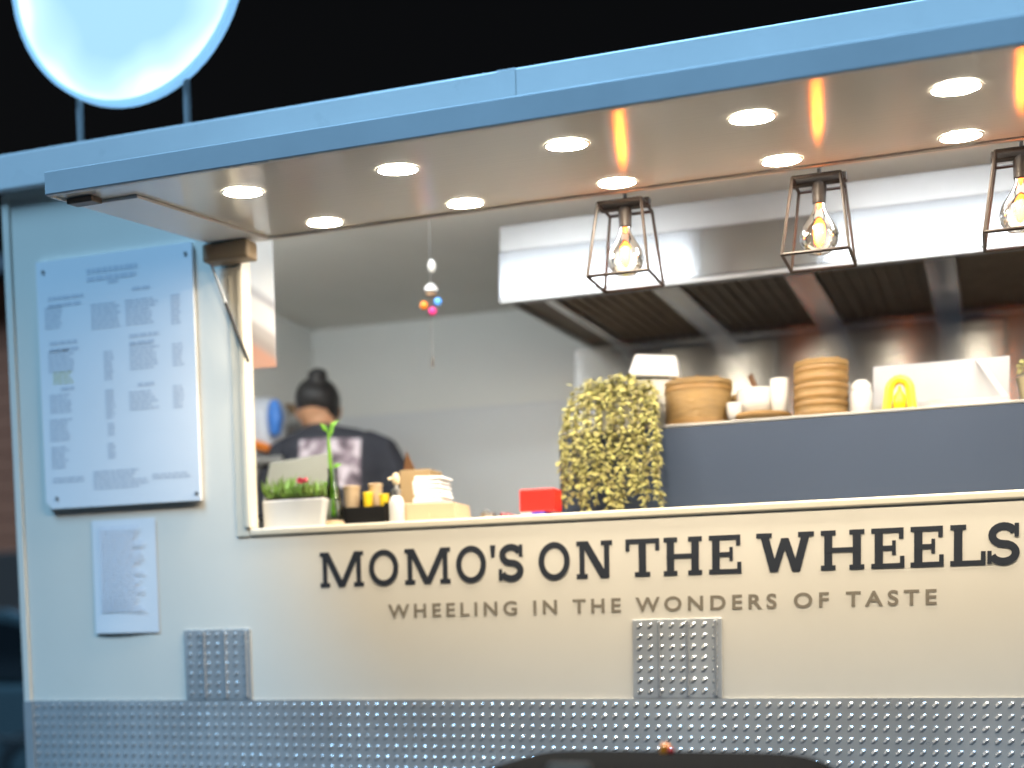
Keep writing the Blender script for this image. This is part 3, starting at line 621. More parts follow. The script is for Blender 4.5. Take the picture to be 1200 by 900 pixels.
# ---------------------------------------------------------------- plants
def trailing(label, x0, x1, y, ztop, zlow, nv, name='trailing_plant', potm=WPLAST):
    cx_ = (x0+x1)/2; P = thing(name, label, 'plant', (cx_, y+.06, NZT))
    MB().lathe([(.05, 0), (.068, .09), (.072, .1), (.064, .1), (.06, .085), (.001, .08)], (cx_, y+.07, NZT), 24).build('pot', potm, P, smooth=True)
    lv = MB(); stv = MB()
    for k in range(nv):
        u_ = (k+random.random())/nv; ang = random.random()
        uc = (math.floor(u_*9)+.5)/9; sx = x0+(x1-x0)*(uc+(u_-uc)*.38+random.uniform(-.012, .012))
        e = 1-abs(2*u_-1)**2.5
        bot = zlow+[0, .05, .0, .09, .02, .0, .07, .01, .0][int(u_*9) % 9]*random.uniform(.4, 1)+(1-e)*random.uniform(.03, .13)+random.choice([0, 0, .02, .05, .1, .16])*random.random()
        p = Vector((cx_+(sx-cx_)*.45, y+.07+random.uniform(-.05, .05), NZT+.095)); pts = [p]
        top = ztop-(1-e)*.05+random.uniform(-.035, .012)
        lip = Vector((cx_+(sx-cx_)*.85, y+random.uniform(-.03, .02), top)); pts += [p.lerp(lip, .5)+Vector((0, 0, .012)), lip]
        z = top; x = lip.x; yy = lip.y; ph = random.uniform(0, 6)
        while z > bot:
            z -= .016; x += (sx-x)*.12+random.uniform(-.0045, .0045)+.002*math.sin(z*60+ph); yy += (y-.045-random.random()*.02-yy)*.15
            pts.append(Vector((x, yy, z)))
        stv.tube(pts, .0013, 4, False)
        for q in pts[1:]:
            for _ in range(4):
                a = random.uniform(0, 6.28); dd = Vector((math.cos(a), math.sin(a)-.35, random.uniform(-1.0, .15)))
                lv.leaf(q+Vector((random.uniform(-.005, .005), random.uniform(-.006, .004), random.uniform(-.008, .008))), dd, (random.uniform(-.5, .5), -.6, 1), random.uniform(.012, .026), random.uniform(.007, .013))
    for k in range(int(nv*7)):   # the crown over the pot
        x = random.uniform(x0+.04, x1-.04); dz = random.uniform(-.05, .01)
        a = random.uniform(0, 6.28)
        lv.leaf((x, y+random.uniform(-.035, .10), ztop+dz-abs(x-cx_)*.18), (math.cos(a), math.sin(a), random.uniform(-.4, .7)), (0, -.4, 1), random.uniform(.016, .03), random.uniform(.012, .02))
    o = stv.build('vine', STEMM, P); o['kind'] = 'stuff'
    o = lv.build('foliage', VINE, P); o['kind'] = 'stuff'
    return P
py = .33
trailing('yellow-green trailing plant spilling over the end of the navy counter', at(650, 500, py-.05).x, at(778, 500, py-.05).x, py, 1.878, 1.500, 34)
trailing('small leafy plant in a cream pot at the end of the white tray', at(1190, 440, .5).x-.012, at(1190, 440, .5).x+.16, .56, 1.92, 1.80, 12, 'potted_plant', mat('cream_pot', (.7, .58, .36), .5))

# planter box on the ledge
LZ = 1.482
p0, p1 = at(292, 600, .06), at(376, 600, .06)
PL = thing('planter_box', 'white rectangular planter with grass and a pink flower on the serving ledge', 'planter', ((p0.x+p1.x)/2, .11, LZ))
X0, X1 = .812, p1.x+.018
MB().hexa([(X0, .05, LZ), (X1-.012, .05, LZ), (X1-.012, .15, LZ), (X0, .15, LZ)], [(X0, .045, LZ+.082), (X1, .045, LZ+.082), (X1, .155, LZ+.082), (X0, .155, LZ+.082)]).build('box', CERAM, PL, bevel=.004)
MB().box(X0+.006, X1-.006, .052, .148, LZ+.0825, LZ+.088).build('soil', SOIL, PL)
lv = MB()
for k in range(420):
    x = random.uniform(X0+.008, X1-.008); y = random.uniform(.05, .15); h = random.uniform(.025, .07)*(1.1 if x < X0+.1 else .8)
    lv.leaf((x, y, LZ+.084), (random.uniform(-.5, .5), random.uniform(-.5, .3), 1), (0, -1, .2), h, .009)
o = lv.build('grass', GREEN, PL); o['kind'] = 'stuff'
fp = at(354, 563, .046)
fl = MB()
for k in range(16):
    a = k*2.4; q = .004+.0012*k
    fl.leaf((fp.x, .046, fp.z-.008), (math.cos(a), math.sin(a), 1.5-.08*k), (0, 0, 1), .023, .02)
fo = fl.build('flower', PINK, PL); MB().tube([(fp.x, .055, LZ+.086), (fp.x, .046, fp.z)], .0014, 5).build('flower_stem', STEMM, PL)
# glass vase with a lucky-bamboo stalk
vx = at(391, 600, .10).x
V = thing('vase', 'clear glass vase with one green leafy stalk on a wooden foot', 'vase', (vx, .1, LZ))
MB().lathe([(.026, 0), (.03, .006), (.03, .018), (.024, .022)], (vx, .1, LZ), 20).build('wooden_foot', KRAFTL, V, smooth=True)
MB().lathe([(.028, .022), (.03, .03), (.022, .09), (.013, .15), (.015, .168), (.0135, .168), (.012, .15), (.02, .09), (.027, .032), (.001, .03)], (vx, .1, LZ), 24).build('glass', VGLASS, V, smooth=True)
sx = at(386, 560, .1).x
MB().tube([(vx, .1, LZ+.03), (vx-.004, .1, LZ+.14), (sx+.002, .1, LZ+.22), (sx, .1, LZ+.27)], [.006, .006, .005, .003], 8).build('stalk', GREENB, V, smooth=True)
for k, (z, a, L) in enumerate(((.275, .2, .045), (.27, 2.6, .04), (.268, 4.2, .035), (.255, 5.6, .042), (.25, 1.4, .038), (.17, .4, .03), (.12, 3.2, .035), (.1, 5.4, .03), (.14, 2.2, .03))):
    MB().leaf((sx if z > .2 else vx, .1, LZ+z), (math.cos(a), math.sin(a)*.6-.2, .9 if z > .2 else .4), (0, -1, .3), L, .014).build('leaf', GREENB, V)
# grey screen behind the planter
a, b = at(308, 545, .26), at(384, 545, .26)
TS = thing('tablet_stand', 'grey screen back propped up behind the white planter', 'tablet', ((a.x+b.x)/2, .27, LZ))
MB().hexa([(a.x, .25, LZ+.1), (b.x, .25, LZ+.1), (b.x, .262, LZ+.1), (a.x, .262, LZ+.1)], [(a.x+.008, .285, at(330, 541, .28).z), (b.x, .285, at(330, 534, .28).z), (b.x, .297, at(330, 534, .28).z), (a.x+.008, .297, at(330, 541, .28).z)]).build('screen', mat('grey_case', (.26, .27, .245), .5, var=.04), TS, bevel=.004)
MB().box((a.x+b.x)/2-.02, (a.x+b.x)/2+.02, .262, .30, LZ, LZ+.12).build('neck', mat('grey_case', (0, 0, 0)), TS, bevel=.003)
MB().box((a.x+b.x)/2-.07, (a.x+b.x)/2+.07, .22, .34, LZ, LZ+.008).build('base', mat('grey_case', (0, 0, 0)), TS, bevel=.003)

# black caddy with cups, bottle, boxes
a, b = at(402, 600, .16), at(456, 600, .16)
S_ = thing('black_caddy', 'black open caddy box with paper cups on the serving ledge', 'caddy', ((a.x+b.x)/2, .19, LZ))
x0, x1 = a.x, b.x
MB().box(x0, x1, .13, .136, LZ, LZ+.06).build('front_side', BLACK, S_, bevel=.002)
MB().box(x0, x1, .25, .256, LZ, LZ+.095).build('back_side', BLACK, S_, bevel=.002)
MB().box(x0, x0+.005, .1365, .2495, LZ, LZ+.07).build('end_side', BLACK, S_, bevel=.002)
MB().box(x1-.005, x1, .1365, .2495, LZ, LZ+.07).build('end_side', BLACK, S_, bevel=.002)
MB().box(x0+.0055, x1-.0055, .1365, .2495, LZ, LZ+.004).build('bottom', BLACK, S_)
def cup(px, py0, py1, y, m_, label, r=None, name='paper_cup'):
    p = at(px, py0, y); q = thing(name, label, 'cup', (p.x, y, LZ+.005))
    r = r or .02; h = p.z-LZ-.006
    MB().lathe([(r*.74, 0), (r, h-.003), (r*1.06, h), (r*.95, h), (r*.9, h-.01), (r*.66, .004), (.001, .004)], (p.x, y, LZ+.005), 20).build('wall', m_, q, smooth=True)
    MB().lathe([(r*1.0, -.003), (r*1.09, 0), (r*1.0, .003)], (p.x, y, LZ+.005+h), 20).build('rolled_rim', m_, q, smooth=True)
cup(412, 571, 594, .18, KRAFTL, 'pale paper cup at the vase end of the black caddy', .024)
cup(440, 568, 590, .20, KRAFTL, 'pale paper cup between the yellow lids in the black caddy', .02)
cup(431, 578, 592, .165, YEL, 'short yellow cup in the middle of the black caddy', .014)
cup(450, 580, 597, .165, YEL, 'short yellow cup beside the white pump bottle in the caddy', .014)
p = at(465, 600, .08)
S_ = thing('pump_bottle', 'white pump bottle with a silver collar on the serving ledge', 'bottle', (p.x, .08, LZ))
MB().lathe([(.018, 0), (.021, .004), (.021, .06), (.016, .074), (.009, .08), (.001, .08)], (p.x, .08, LZ), 20).build('body', WPLAST, S_, smooth=True)
MB().lathe([(.012, 0), (.013, .004), (.013, .016), (.006, .02), (.005, .03), (.001, .03)], (p.x, .08, LZ+.079), 16).build('collar', STEELD, S_, smooth=True)
MB().lathe([(.005, 0), (.010, .006), (.011, .02), (.007, .032), (.001, .034)], (p.x, .08, LZ+.108), 14).build('pump_head', mat('cream_plastic', (.75, .62, .42), .4), S_, smooth=True)
MB().tube([(p.x, .08, LZ+.128), (p.x-.018, .068, LZ+.124)], .004, 8).build('spout', mat('cream_plastic', (0, 0, 0)), S_, smooth=True)
a, b = at(474, 600, .12), at(541, 600, .12)
S_ = thing('kraft_tray', 'pale kraft paper tray box lying beside the pump bottle', 'box', ((a.x+b.x)/2, .15, LZ))
MB().hexa([(a.x, .1, LZ), (b.x-.006, .1, LZ), (b.x-.006, .21, LZ), (a.x, .21, LZ)], [(a.x, .1, LZ+.06), (b.x-.012, .1, LZ+.055), (b.x-.012, .21, LZ+.055), (a.x, .21, LZ+.06)]).build('carton', KRAFTL, S_, bevel=.003)
MB().box(a.x+.002, a.x+.085, .0985, .0998, LZ+.002, LZ+.03).build('label_flap', KRAFTL, S_)
a, b = at(470, 560, .26), at(501, 560, .26)
S_ = thing('cardboard_box', 'brown cardboard box with a raised flap behind the kraft tray', 'box', ((a.x+b.x)/2, .29, LZ))
h = at(485, 551, .26).z
MB().box(a.x, b.x+.012, .25, .34, LZ, h).build('carton', KRAFT, S_, bevel=.002)
MB().add([(a.x-.012, .30, h), (a.x+.03, .30, h), (a.x+.005, .29, h+.06), (a.x-.012, .304, h), (a.x+.03, .304, h), (a.x+.005, .294, h+.06)], [(0, 1, 2), (5, 4, 3), (0, 3, 4, 1), (1, 4, 5, 2), (2, 5, 3, 0)]).build('flap', BROWN, S_)
a, b = at(496, 575, .2), at(530, 575, .2); zt = at(510, 562, .2).z
S_ = thing('napkin_stack', 'crumpled white napkins heaped on the pale kraft tray', 'napkins', ((a.x+b.x)/2, .17, LZ+.06))
for k in range(6):
    z = LZ+.061+(zt-LZ-.061)*k/6; dz = (zt-LZ-.061)/6*.97; j = random.uniform(-.004, .004); sl = .0025*k
    MB().hexa([(a.x+j, .13, z), (b.x+j, .13, z+sl*.4), (b.x+j, .205, z+sl*.4), (a.x+j, .205, z)], [(a.x+j+.002, .131, z+dz+.004), (b.x+j-.003, .131, z+dz), (b.x+j-.003, .204, z+dz), (a.x+j+.002, .204, z+dz+.004)]).build('napkin', PAPER, S_, bevel=.003)
a, b = at(610, 590, .22), at(651, 590, .22); zt = at(630, 573, .22).z
S_ = thing('red_box', 'small bright red box with white and blue foot beside the trailing plant', 'box', ((a.x+b.x)/2, .25, LZ))
MB().box(a.x, b.x, .21, .28, LZ+.03, zt).build('carton', RED, S_, bevel=.004)
MB().box(a.x+.004, a.x+.034, .212, .278, LZ, LZ+.0295).build('foot_band', WPLAST, S_)
MB().box(a.x+.0345, b.x-.03, .212, .278, LZ, LZ+.0295).build('foot_band', mat('violet_blue', (.10, .06, .40), .4), S_)
p = at(572, 598, .22)
S_ = thing('grey_cup', 'small grey metal sauce cup on the ledge beside the red box', 'cup', (p.x, .22, LZ))
MB().lathe([(.016, 0), (.02, .006), (.022, .032), (.019, .032), (.016, .008), (.001, .006)], (p.x, .22, LZ), 18).build('cup_wall', STEELD, S_, smooth=True)
MB().ball((p.x-.006, .22, LZ+.034), (.012, .012, .01)).build('ball_lid', mat('grey_dark', (.10, .11, .12), .5), S_, smooth=True)
p = at(596, 598, .22)
S_ = thing('maroon_bottle', 'tipped dark red sauce bottle lying between grey cup and red box', 'bottle', (p.x, .22, LZ))
MB().tube([(p.x+.02, .22, LZ+.012), (p.x-.008, .22, LZ+.02)], .0125, 12).build('body', mat('maroon', (.20, .02, .03), .4), S_, smooth=True)
MB().tube([(p.x-.008, .22, LZ+.02), (p.x-.024, .22, LZ+.03)], [.009, .004], 10).build('nozzle', mat('maroon', (0, 0, 0)), S_, smooth=True)

# ---------------------------------------------------------------- left side of the interior
# panel behind the jamb: print, with grey diagonal reflections painted into its colours
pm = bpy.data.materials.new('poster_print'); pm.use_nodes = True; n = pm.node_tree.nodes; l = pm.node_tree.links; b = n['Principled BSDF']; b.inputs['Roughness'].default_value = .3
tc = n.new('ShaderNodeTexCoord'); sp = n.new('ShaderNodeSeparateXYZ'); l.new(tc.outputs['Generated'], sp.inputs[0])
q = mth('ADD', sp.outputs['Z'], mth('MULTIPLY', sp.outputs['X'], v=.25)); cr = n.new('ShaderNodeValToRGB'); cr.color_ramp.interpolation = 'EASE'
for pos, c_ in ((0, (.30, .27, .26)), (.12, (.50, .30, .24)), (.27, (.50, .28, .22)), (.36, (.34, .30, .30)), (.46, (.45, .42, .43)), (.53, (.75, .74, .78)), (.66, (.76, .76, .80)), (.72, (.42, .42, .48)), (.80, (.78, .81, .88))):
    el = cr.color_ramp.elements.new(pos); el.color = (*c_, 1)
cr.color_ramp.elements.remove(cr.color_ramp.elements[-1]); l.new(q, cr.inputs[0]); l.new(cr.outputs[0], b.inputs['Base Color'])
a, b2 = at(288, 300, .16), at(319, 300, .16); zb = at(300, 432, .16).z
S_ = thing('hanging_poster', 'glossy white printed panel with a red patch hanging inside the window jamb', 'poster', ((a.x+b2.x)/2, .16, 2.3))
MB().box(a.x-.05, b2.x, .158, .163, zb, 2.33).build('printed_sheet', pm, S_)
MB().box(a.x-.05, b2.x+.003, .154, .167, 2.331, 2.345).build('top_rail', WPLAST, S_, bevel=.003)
for xx in (a.x-.02, b2.x-.02): MB().tube([(xx, .16, 2.345), (xx, .16, 2.49)], .0015, 5).build('cord', STEELD, S_)
# wall shelf with bags, further back
S_ = thing('wall_shelf', 'steel shelf on the left wall inside the trailer behind the person', 'shelf', (.15, 1.35, 1.80))
SZ = at(310, 545, 1.25).z
MB().box(.032, .30, 1.05, 1.80, SZ-.025, SZ).build('shelf_board', STEELD, S_, bevel=.003)
for yy in (1.12, 1.7): MB().box(.032, .28, yy, yy+.012, SZ-.14, SZ-.026).build('bracket', STEELD, S_)
def blob(name, m_, parent, c, r, power=.6, noise=.12, seed=0, n=18, mm=12):
    rs = np.random.RandomState(seed); ph = rs.uniform(0, 6, 6); o_ = MB(); vv = []; ff = []
    for j in range(mm+1):
        th = math.pi*j/mm
        for i in range(n):
            a = 2*math.pi*i/n; d = [math.sin(th)*math.cos(a), math.sin(th)*math.sin(a), -math.cos(th)]
            d = [math.copysign(abs(t)**power, t) for t in d]
            k = 1+noise*(math.sin(3*a+ph[0]+2*th)+.7*math.sin(5*a-ph[1]+4*th)+.5*math.sin(7*th+ph[2]))*math.sin(th)
            vv.append((c[0]+r[0]*d[0]*k, c[1]+r[1]*d[1]*k, c[2]+r[2]*d[2]*(1+noise*.4*math.sin(2*a+ph[3])*math.sin(th))))
    for j in range(mm):
        for i in range(n): ff.append((j*n+i, j*n+(i+1) % n, (j+1)*n+(i+1) % n, (j+1)*n+i))
    return MB().add(vv, ff).build(name, m_, parent, smooth=True)
c = at(308, 498, 1.25)
B1 = thing('plastic_bag', 'white plastic bag with a blue patch and orange base on the wall shelf', 'bag', (c.x, 1.25, SZ))
blob('bag_body', mat('bag_white', (.68, .72, .80), .35), B1, (c.x, 1.25, SZ+.13), (.085, .07, .125), seed=1)
bb = at(323, 490, 1.19); blob('blue_patch', BLUEP, B1, (bb.x, 1.185, bb.z), (.028, .018, .07), .8, .08, 2)
ob_, oe = at(294, 519, 1.17), at(327, 530, 1.17)
MB().tube([ob_, ob_.lerp(oe, .5)+Vector((0, -.01, 0)), oe], [.016, .018, .014], 10).build('orange_band', ORANGE, B1, smooth=True)
c = at(343, 495, 1.5)
B2 = thing('foil_packet', 'crumpled silver packet with a brown top on the wall shelf', 'packet', (c.x, 1.5, SZ))
blob('packet_body', mat('foil', (.55, .54, .52), .3, metal=.5), B2, (c.x, 1.5, SZ+.12), (.07, .06, .125), seed=4, noise=.16)
blob('packet_top', mat('packet_brown', (.25, .17, .10), .5), B2, (c.x, 1.48, SZ+.245), (.055, .04, .025), seed=5)

# hanging ornament
hx = at(505, 340, .42)
W = thing('hanging_ornament', 'little hanging ornament with white bell and orange, blue and pink beads', 'ornament', (hx.x, .42, 2.49))
y = .42
MB().tube([(hx.x, y, 2.49), at(505, 375, y), at(507, 424, y)], .0011, 5).build('string', mat('grey_string', (.10, .095, .09), .7), W)
c = at(506, 312, y); MB().ball(c, (.012, .012, .02)).build('upper_bead', mat('bead_grey', (.62, .60, .55), .35), W, smooth=True)
c = at(505, 337, y); MB().lathe([(.021, -.012), (.02, -.002), (.012, .008), (.003, .012), (.001, .0125)], c, 16).build('bell', CERAM, W, smooth=True)
c = at(505, 344, y); MB().lathe([(.015, -.008), (.017, .0), (.014, .004)], c, 16).build('bell_collar', mat('bead_brown', (.2, .13, .08), .4), W, smooth=True)
for (px, py_, m_) in ((497, 358, ORANGE), (513, 354, mat('blue_bead', (.08, .30, .85), .3)), (507, 365, MAG)):
    c = at(px, py_, y-.004); MB().ball(c, .0125).build('bead', m_, W, smooth=True)
c = at(507, 424, y); MB().ball(c, (.005, .005, .02)).build('tassel', mat('grey_string', (0, 0, 0)), W, smooth=True)

# ---------------------------------------------------------------- the person inside, seen from behind
PX, PY, PZ = .448, 1.17, FLOOR
PER = thing('person', 'person with black hair in a bun and dark printed t-shirt facing away inside', 'person', (PX, PY, PZ))
def fuse(name, m_, parts, voxel, parent, smooth_it=4, vis=None):
    me = bpy.data.meshes.new(name); mb = MB()
    for p in parts: p(mb)
    me.from_pydata(mb.v, [], mb.f); me.update()
    bm = bmesh.new(); bm.from_mesh(me); bmesh.ops.recalc_face_normals(bm, faces=bm.faces); bm.to_mesh(me); bm.free()
    tmp = bpy.data.objects.new(name+'_tmp', me); C.objects.link(tmp)
    md = tmp.modifiers.new('r', 'REMESH'); md.mode = 'VOXEL'; md.voxel_size = voxel
    md = tmp.modifiers.new('s', 'SMOOTH'); md.iterations = smooth_it; md.factor = .5
    dg = bpy.context.evaluated_depsgraph_get(); dg.update(); m2 = bpy.data.meshes.new_from_object(tmp.evaluated_get(dg)); bpy.data.objects.remove(tmp)
    m2.name = name; m2.materials.clear(); m2.materials.append(m_)
    for p in m2.polygons: p.use_smooth = True
    ob = bpy.data.objects.new(name, m2); C.objects.link(ob); ob.parent = parent; ob.rotation_euler = (0, 0, RAD(12)); return ob
tb = lambda pts, rs, n=14: (lambda mb: mb.tube(pts, rs, n))
bl = lambda c, r: (lambda mb: mb.ball(c, r, 20, 14))
def loft(rings, n=24):           # rings: (z, cx, cy, rx, ry)
    def f(mb):
        o = len(mb.v)
        for z, cx_, cy_, rx, ry in rings: mb.v += [(cx_+rx*math.cos(2*math.pi*i/n), cy_+ry*math.sin(2*math.pi*i/n), z) for i in range(n)]
        for j in range(len(rings)-1):
            for i in range(n): mb.f.append((o+j*n+i, o+j*n+(i+1) % n, o+(j+1)*n+(i+1) % n, o+(j+1)*n+i))
        mb.f.append(tuple(o+i for i in reversed(range(n)))); mb.f.append(tuple(o+(len(rings)-1)*n+i for i in range(n)))
    return f
HC = Vector((-.068, .055, 1.475))       # head centre, tipped forward and a little left
parts = [loft([(.80, 0, 0, .15, .10), (.9, 0, 0, .165, .11), (1.05, 0, 0, .13, .09), (1.2, -.005, .0, .15, .10), (1.30, -.01, .005, .145, .08), (1.36, -.015, .01, .08, .055)]),
         tb([(-.02, .0, 1.34), (-.042, .02, 1.40), (-.064, .045, 1.455)], [.062, .052, .052]),
         bl(HC, (.075, .092, .105)), bl(HC+Vector((-.01, .055, -.055)), (.052, .052, .05)),       # skull and jaw
         bl(HC+Vector((-.025, .108, -.02)), (.012, .018, .02)),                                    # nose
         bl(HC+Vector((-.079, .0, -.012)), (.012, .02, .032)), bl(HC+Vector((.074, .015, -.012)), (.012, .02, .032))]
for s in (-1, 1):
    sh, el, wr = (s*.165, .0, 1.285), (s*.245, .03, 1.06), (s*.14, .25, 1.03)
    parts += [tb([sh, (s*.21, .01, 1.19), el], [.046, .044, .04]), tb([el, (s*.2, .13, 1.04), wr], [.04, .036, .026])]
    hd = Vector((s*.115, .31, 1.02)); parts += [bl(hd, (.036, .045, .018))]
    for k in range(4):
        bx_ = hd+Vector((s*(-.027+.018*k), .035, 0)); L = (.05, .062, .058, .045)[k]
        parts += [tb([bx_, bx_+Vector((0, L*.6, -.008)), bx_+Vector((0, L, -.03))], [.0095, .009, .0075], 8)]
    tbx = hd+Vector((-s*.03, -.015, 0)); parts += [tb([tbx, tbx+Vector((-s*.022, .02, -.008)), tbx+Vector((-s*.028, .045, -.018))], [.011, .010, .008], 8)]
    parts += [tb([(s*.085, 0, .86), (s*.095, .02, .47), (s*.1, 0, .09)], [.082, .055, .038]), bl((s*.1, .05, .04), (.042, .11, .04))]
body = fuse('body', SKIN, parts, .0085, PER, 3)
# trousers
parts = [loft([(.80, 0, 0, .165, .115), (.93, 0, 0, .178, .122), (1.0, 0, 0, .165, .115)])]
for s in (-1, 1): parts += [tb([(s*.085, 0, .88), (s*.097, .02, .47), (s*.102, 0, .07)], [.098, .075, .062])]
fuse('trousers', TROUS, parts, .014, PER, 3)
# shoes are the blunt ends under the trousers
fuse('shoe', BLACK, [bl((-.1, .05, .045), (.05, .125, .045))], .012, PER, 2); fuse('shoe', BLACK, [bl((.1, .05, .045), (.05, .125, .045))], .012, PER, 2)
# loose t-shirt with a print on the back
sm = bpy.data.materials.new('printed_tshirt'); sm.use_nodes = True; n = sm.node_tree.nodes; l = sm.node_tree.links; b = n['Principled BSDF']; b.inputs['Roughness'].default_value = .85
tc = n.new('ShaderNodeTexCoord'); sp = n.new('ShaderNodeSeparateXYZ'); l.new(tc.outputs['Object'], sp.inputs[0])
def band(s_, a, b_, soft):
    m1 = n.new('ShaderNodeMapRange'); m1.inputs['From Min'].default_value = a-soft; m1.inputs['From Max'].default_value = a+soft; l.new(s_, m1.inputs[0])
    m2 = n.new('ShaderNodeMapRange'); m2.inputs['From Min'].default_value = b_+soft; m2.inputs['From Max'].default_value = b_-soft; l.new(s_, m2.inputs[0])
    return mth('MULTIPLY', m1.outputs[0], m2.outputs[0])
mask = mth('MULTIPLY', mth('MULTIPLY', band(sp.outputs['X'], -.098, .128, .004), band(sp.outputs['Z'], 1.155, 1.335, .004)), band(sp.outputs['Y'], -1., -.02, .002))
ns = n.new('ShaderNodeTexNoise'); ns.inputs['Scale'].default_value = 19; ns.inputs['Detail'].default_value = 5; l.new(tc.outputs['Object'], ns.inputs['Vector'])
cr = n.new('ShaderNodeValToRGB'); e = cr.color_ramp.elements; e[0].position = .36; e[0].color = (.10, .08, .10, 1); e[1].position = .62; e[1].color = (.78, .70, .77, 1)
x_ = e.new(.5); x_.color = (.34, .27, .32, 1); l.new(ns.outputs['Fac'], cr.inputs[0])
mx_ = n.new('ShaderNodeMix'); mx_.data_type = 'RGBA'; l.new(mask, mx_.inputs[0]); mx_.inputs[6].default_value = (.026, .029, .042, 1); l.new(cr.outputs[0], mx_.inputs[7]); l.new(mx_.outputs[2], b.inputs['Base Color'])
nb = n.new('ShaderNodeTexNoise'); nb.inputs['Scale'].default_value = 9; l.new(tc.outputs['Object'], nb.inputs['Vector']); bp = n.new('ShaderNodeBump'); bp.inputs['Strength'].default_value = .6; bp.inputs['Distance'].default_value = .03; l.new(nb.outputs['Fac'], bp.inputs['Height']); l.new(bp.outputs[0], b.inputs['Normal'])
parts = [loft([(.84, 0, 0, .205, .145), (.95, 0, 0, .20, .14), (1.1, 0, 0, .195, .135), (1.22, 0, 0, .205, .13), (1.31, -.002, .0, .205, .115), (1.352, -.006, .002, .18, .098), (1.38, -.012, .006, .125, .08), (1.395, -.035, .012, .066, .064), (1.405, -.042, .014, .056, .058)])]
for s in (-1, 1): parts += [tb([(s*.12, .0, 1.335), (s*.185, .0, 1.298), (s*.23, .012, 1.2), (s*.255, .03, 1.06)], [.05, .064, .07, .078])]
fuse('t_shirt', sm, parts, .011, PER, 6)
# hair: cap, nape line and bun
parts = [bl(HC+Vector((0, -.004, .03)), (.084, .1, .084)), bl(HC+Vector((.002, -.045, .012)), (.07, .05, .05)), bl(HC+Vector((.052, -.005, -.005)), (.032, .06, .052)), bl(HC+Vector((-.05, .005, .005)), (.032, .06, .045)), bl(HC+Vector((.014, -.05, .09)), (.038, .036, .03)), bl(HC+Vector((.018, -.055, .110)), (.036, .034, .027))]
for k in range(14):
    a = k*.9; parts.append(tb([HC+Vector((.014+.03*math.cos(a), -.048+.03*math.sin(a), .1)), HC+Vector((.014+.036*math.cos(a+.8), -.05+.036*math.sin(a+.8), .112+.016*math.sin(k*2.3)))], [.009, .003], 6))
fuse('hair', HAIR, parts, .0055, PER, 2)

# ---------------------------------------------------------------- black bin in front of the trailer
a, b = at(588, 897, -1.1), at(988, 897, -1.1); zt = at(785, 880, -1.06).z
BI = thing('wheelie_bin', 'black wheelie bin with rounded lid and an orange knob before the trailer', 'bin', ((a.x+b.x)/2, -1.3, 0))
cx_ = (a.x+b.x)/2; hw = (b.x-a.x)/2
def rrect(hw_, d0, d1, z, r=.05, n=6):
    out = []
    for (sx, sy, a0) in ((1, 0, -90), (1, 1, 0), (-1, 1, 90), (-1, 0, 180)):
        for k in range(n+1):
            t = RAD(a0+90*k/n); X = cx_+sx*(hw_-r)+r*math.cos(t); Y_ = (d1-r if sy else d0+r)+r*math.sin(t); out.append((X, Y_, z))
    return out
def stack(rings):
    m_ = MB(); n_ = len(rings[0]); vv = [p for r_ in rings for p in r_]
    ff = [(j*n_+i, j*n_+(i+1) % n_, (j+1)*n_+(i+1) % n_, (j+1)*n_+i) for j in range(len(rings)-1) for i in range(n_)]
    ff += [tuple(reversed(range(n_))), tuple((len(rings)-1)*n_+i for i in range(n_))]
    return m_.add(vv, ff)
Y0, Y1 = -1.55, -1.02
stack([rrect(hw*.74, Y0+.08, Y1-.1, .06), rrect(hw*.92, Y0+.03, Y1-.03, .86), rrect(hw*.97, Y0+.02, Y1-.02, .87), rrect(hw*.97, Y0+.02, Y1-.02, zt-.075)]).build('body', BINB, BI, smooth=True)
# lid: domed across its width
ld = MB(); n_ = 28; vv = []; ff = []
for j, yy in enumerate((Y0, Y0+.012, Y0+.05, Y1-.05, Y1)):
    for i in range(n_+1):
        t = i/n_*2-1; e = max(0., 1-abs(t)**7)**.5 if abs(t) < 1 else 0
        dz = -.012 if j in (0, 4) else (-.003 if j == 1 else 0)
        vv.append((cx_+hw*t, yy, zt-.062+.062*e+dz*e))
    for i in range(n_+1): vv.append((cx_+hw*(i/n_*2-1), yy, zt-.074))
row = 2*(n_+1)
for j in range(4):
    for i in range(n_): ff += [(j*row+i, j*row+i+1, (j+1)*row+i+1, (j+1)*row+i), (j*row+n_+1+i, (j+1)*row+n_+1+i, (j+1)*row+n_+2+i, j*row+n_+2+i)]
for i in range(n_): ff += [(i, n_+1+i, n_+2+i, i+1), (4*row+i, 4*row+i+1, 4*row+n_+2+i, 4*row+n_+1+i)]
for j in range(4): ff += [(j*row, (j+1)*row, (j+1)*row+n_+1, j*row+n_+1), (j*row+n_, j*row+2*n_+1, (j+1)*row+2*n_+1, (j+1)*row+n_)]
LID = ld.add(vv, ff).build('lid', BINB, BI, smooth=True)
p = at(643, 897, Y0); p2 = at(692, 897, Y0)
MB().box(p.x, p2.x, Y0-.006, Y0+.004, zt-.06, at(670, 895, Y0).z).build('sticker', mat('tan_sticker', (.09, .065, .045), .6), LID, bevel=.004)
p = at(780, 875, -1.1)
MB().lathe([(.009, -.012), (.011, -.002), (.010, .006), (.004, .011), (.001, .0115)], (p.x, -1.1, zt+.006), 14).build('orange_knob', mat('amber_knob', (.85, .20, .01), .35), LID, smooth=True)
MB().ball((p.x+.009, -1.105, zt+.004), (.007, .007, .006), 10, 6).build('red_knob', RED, LID, smooth=True)
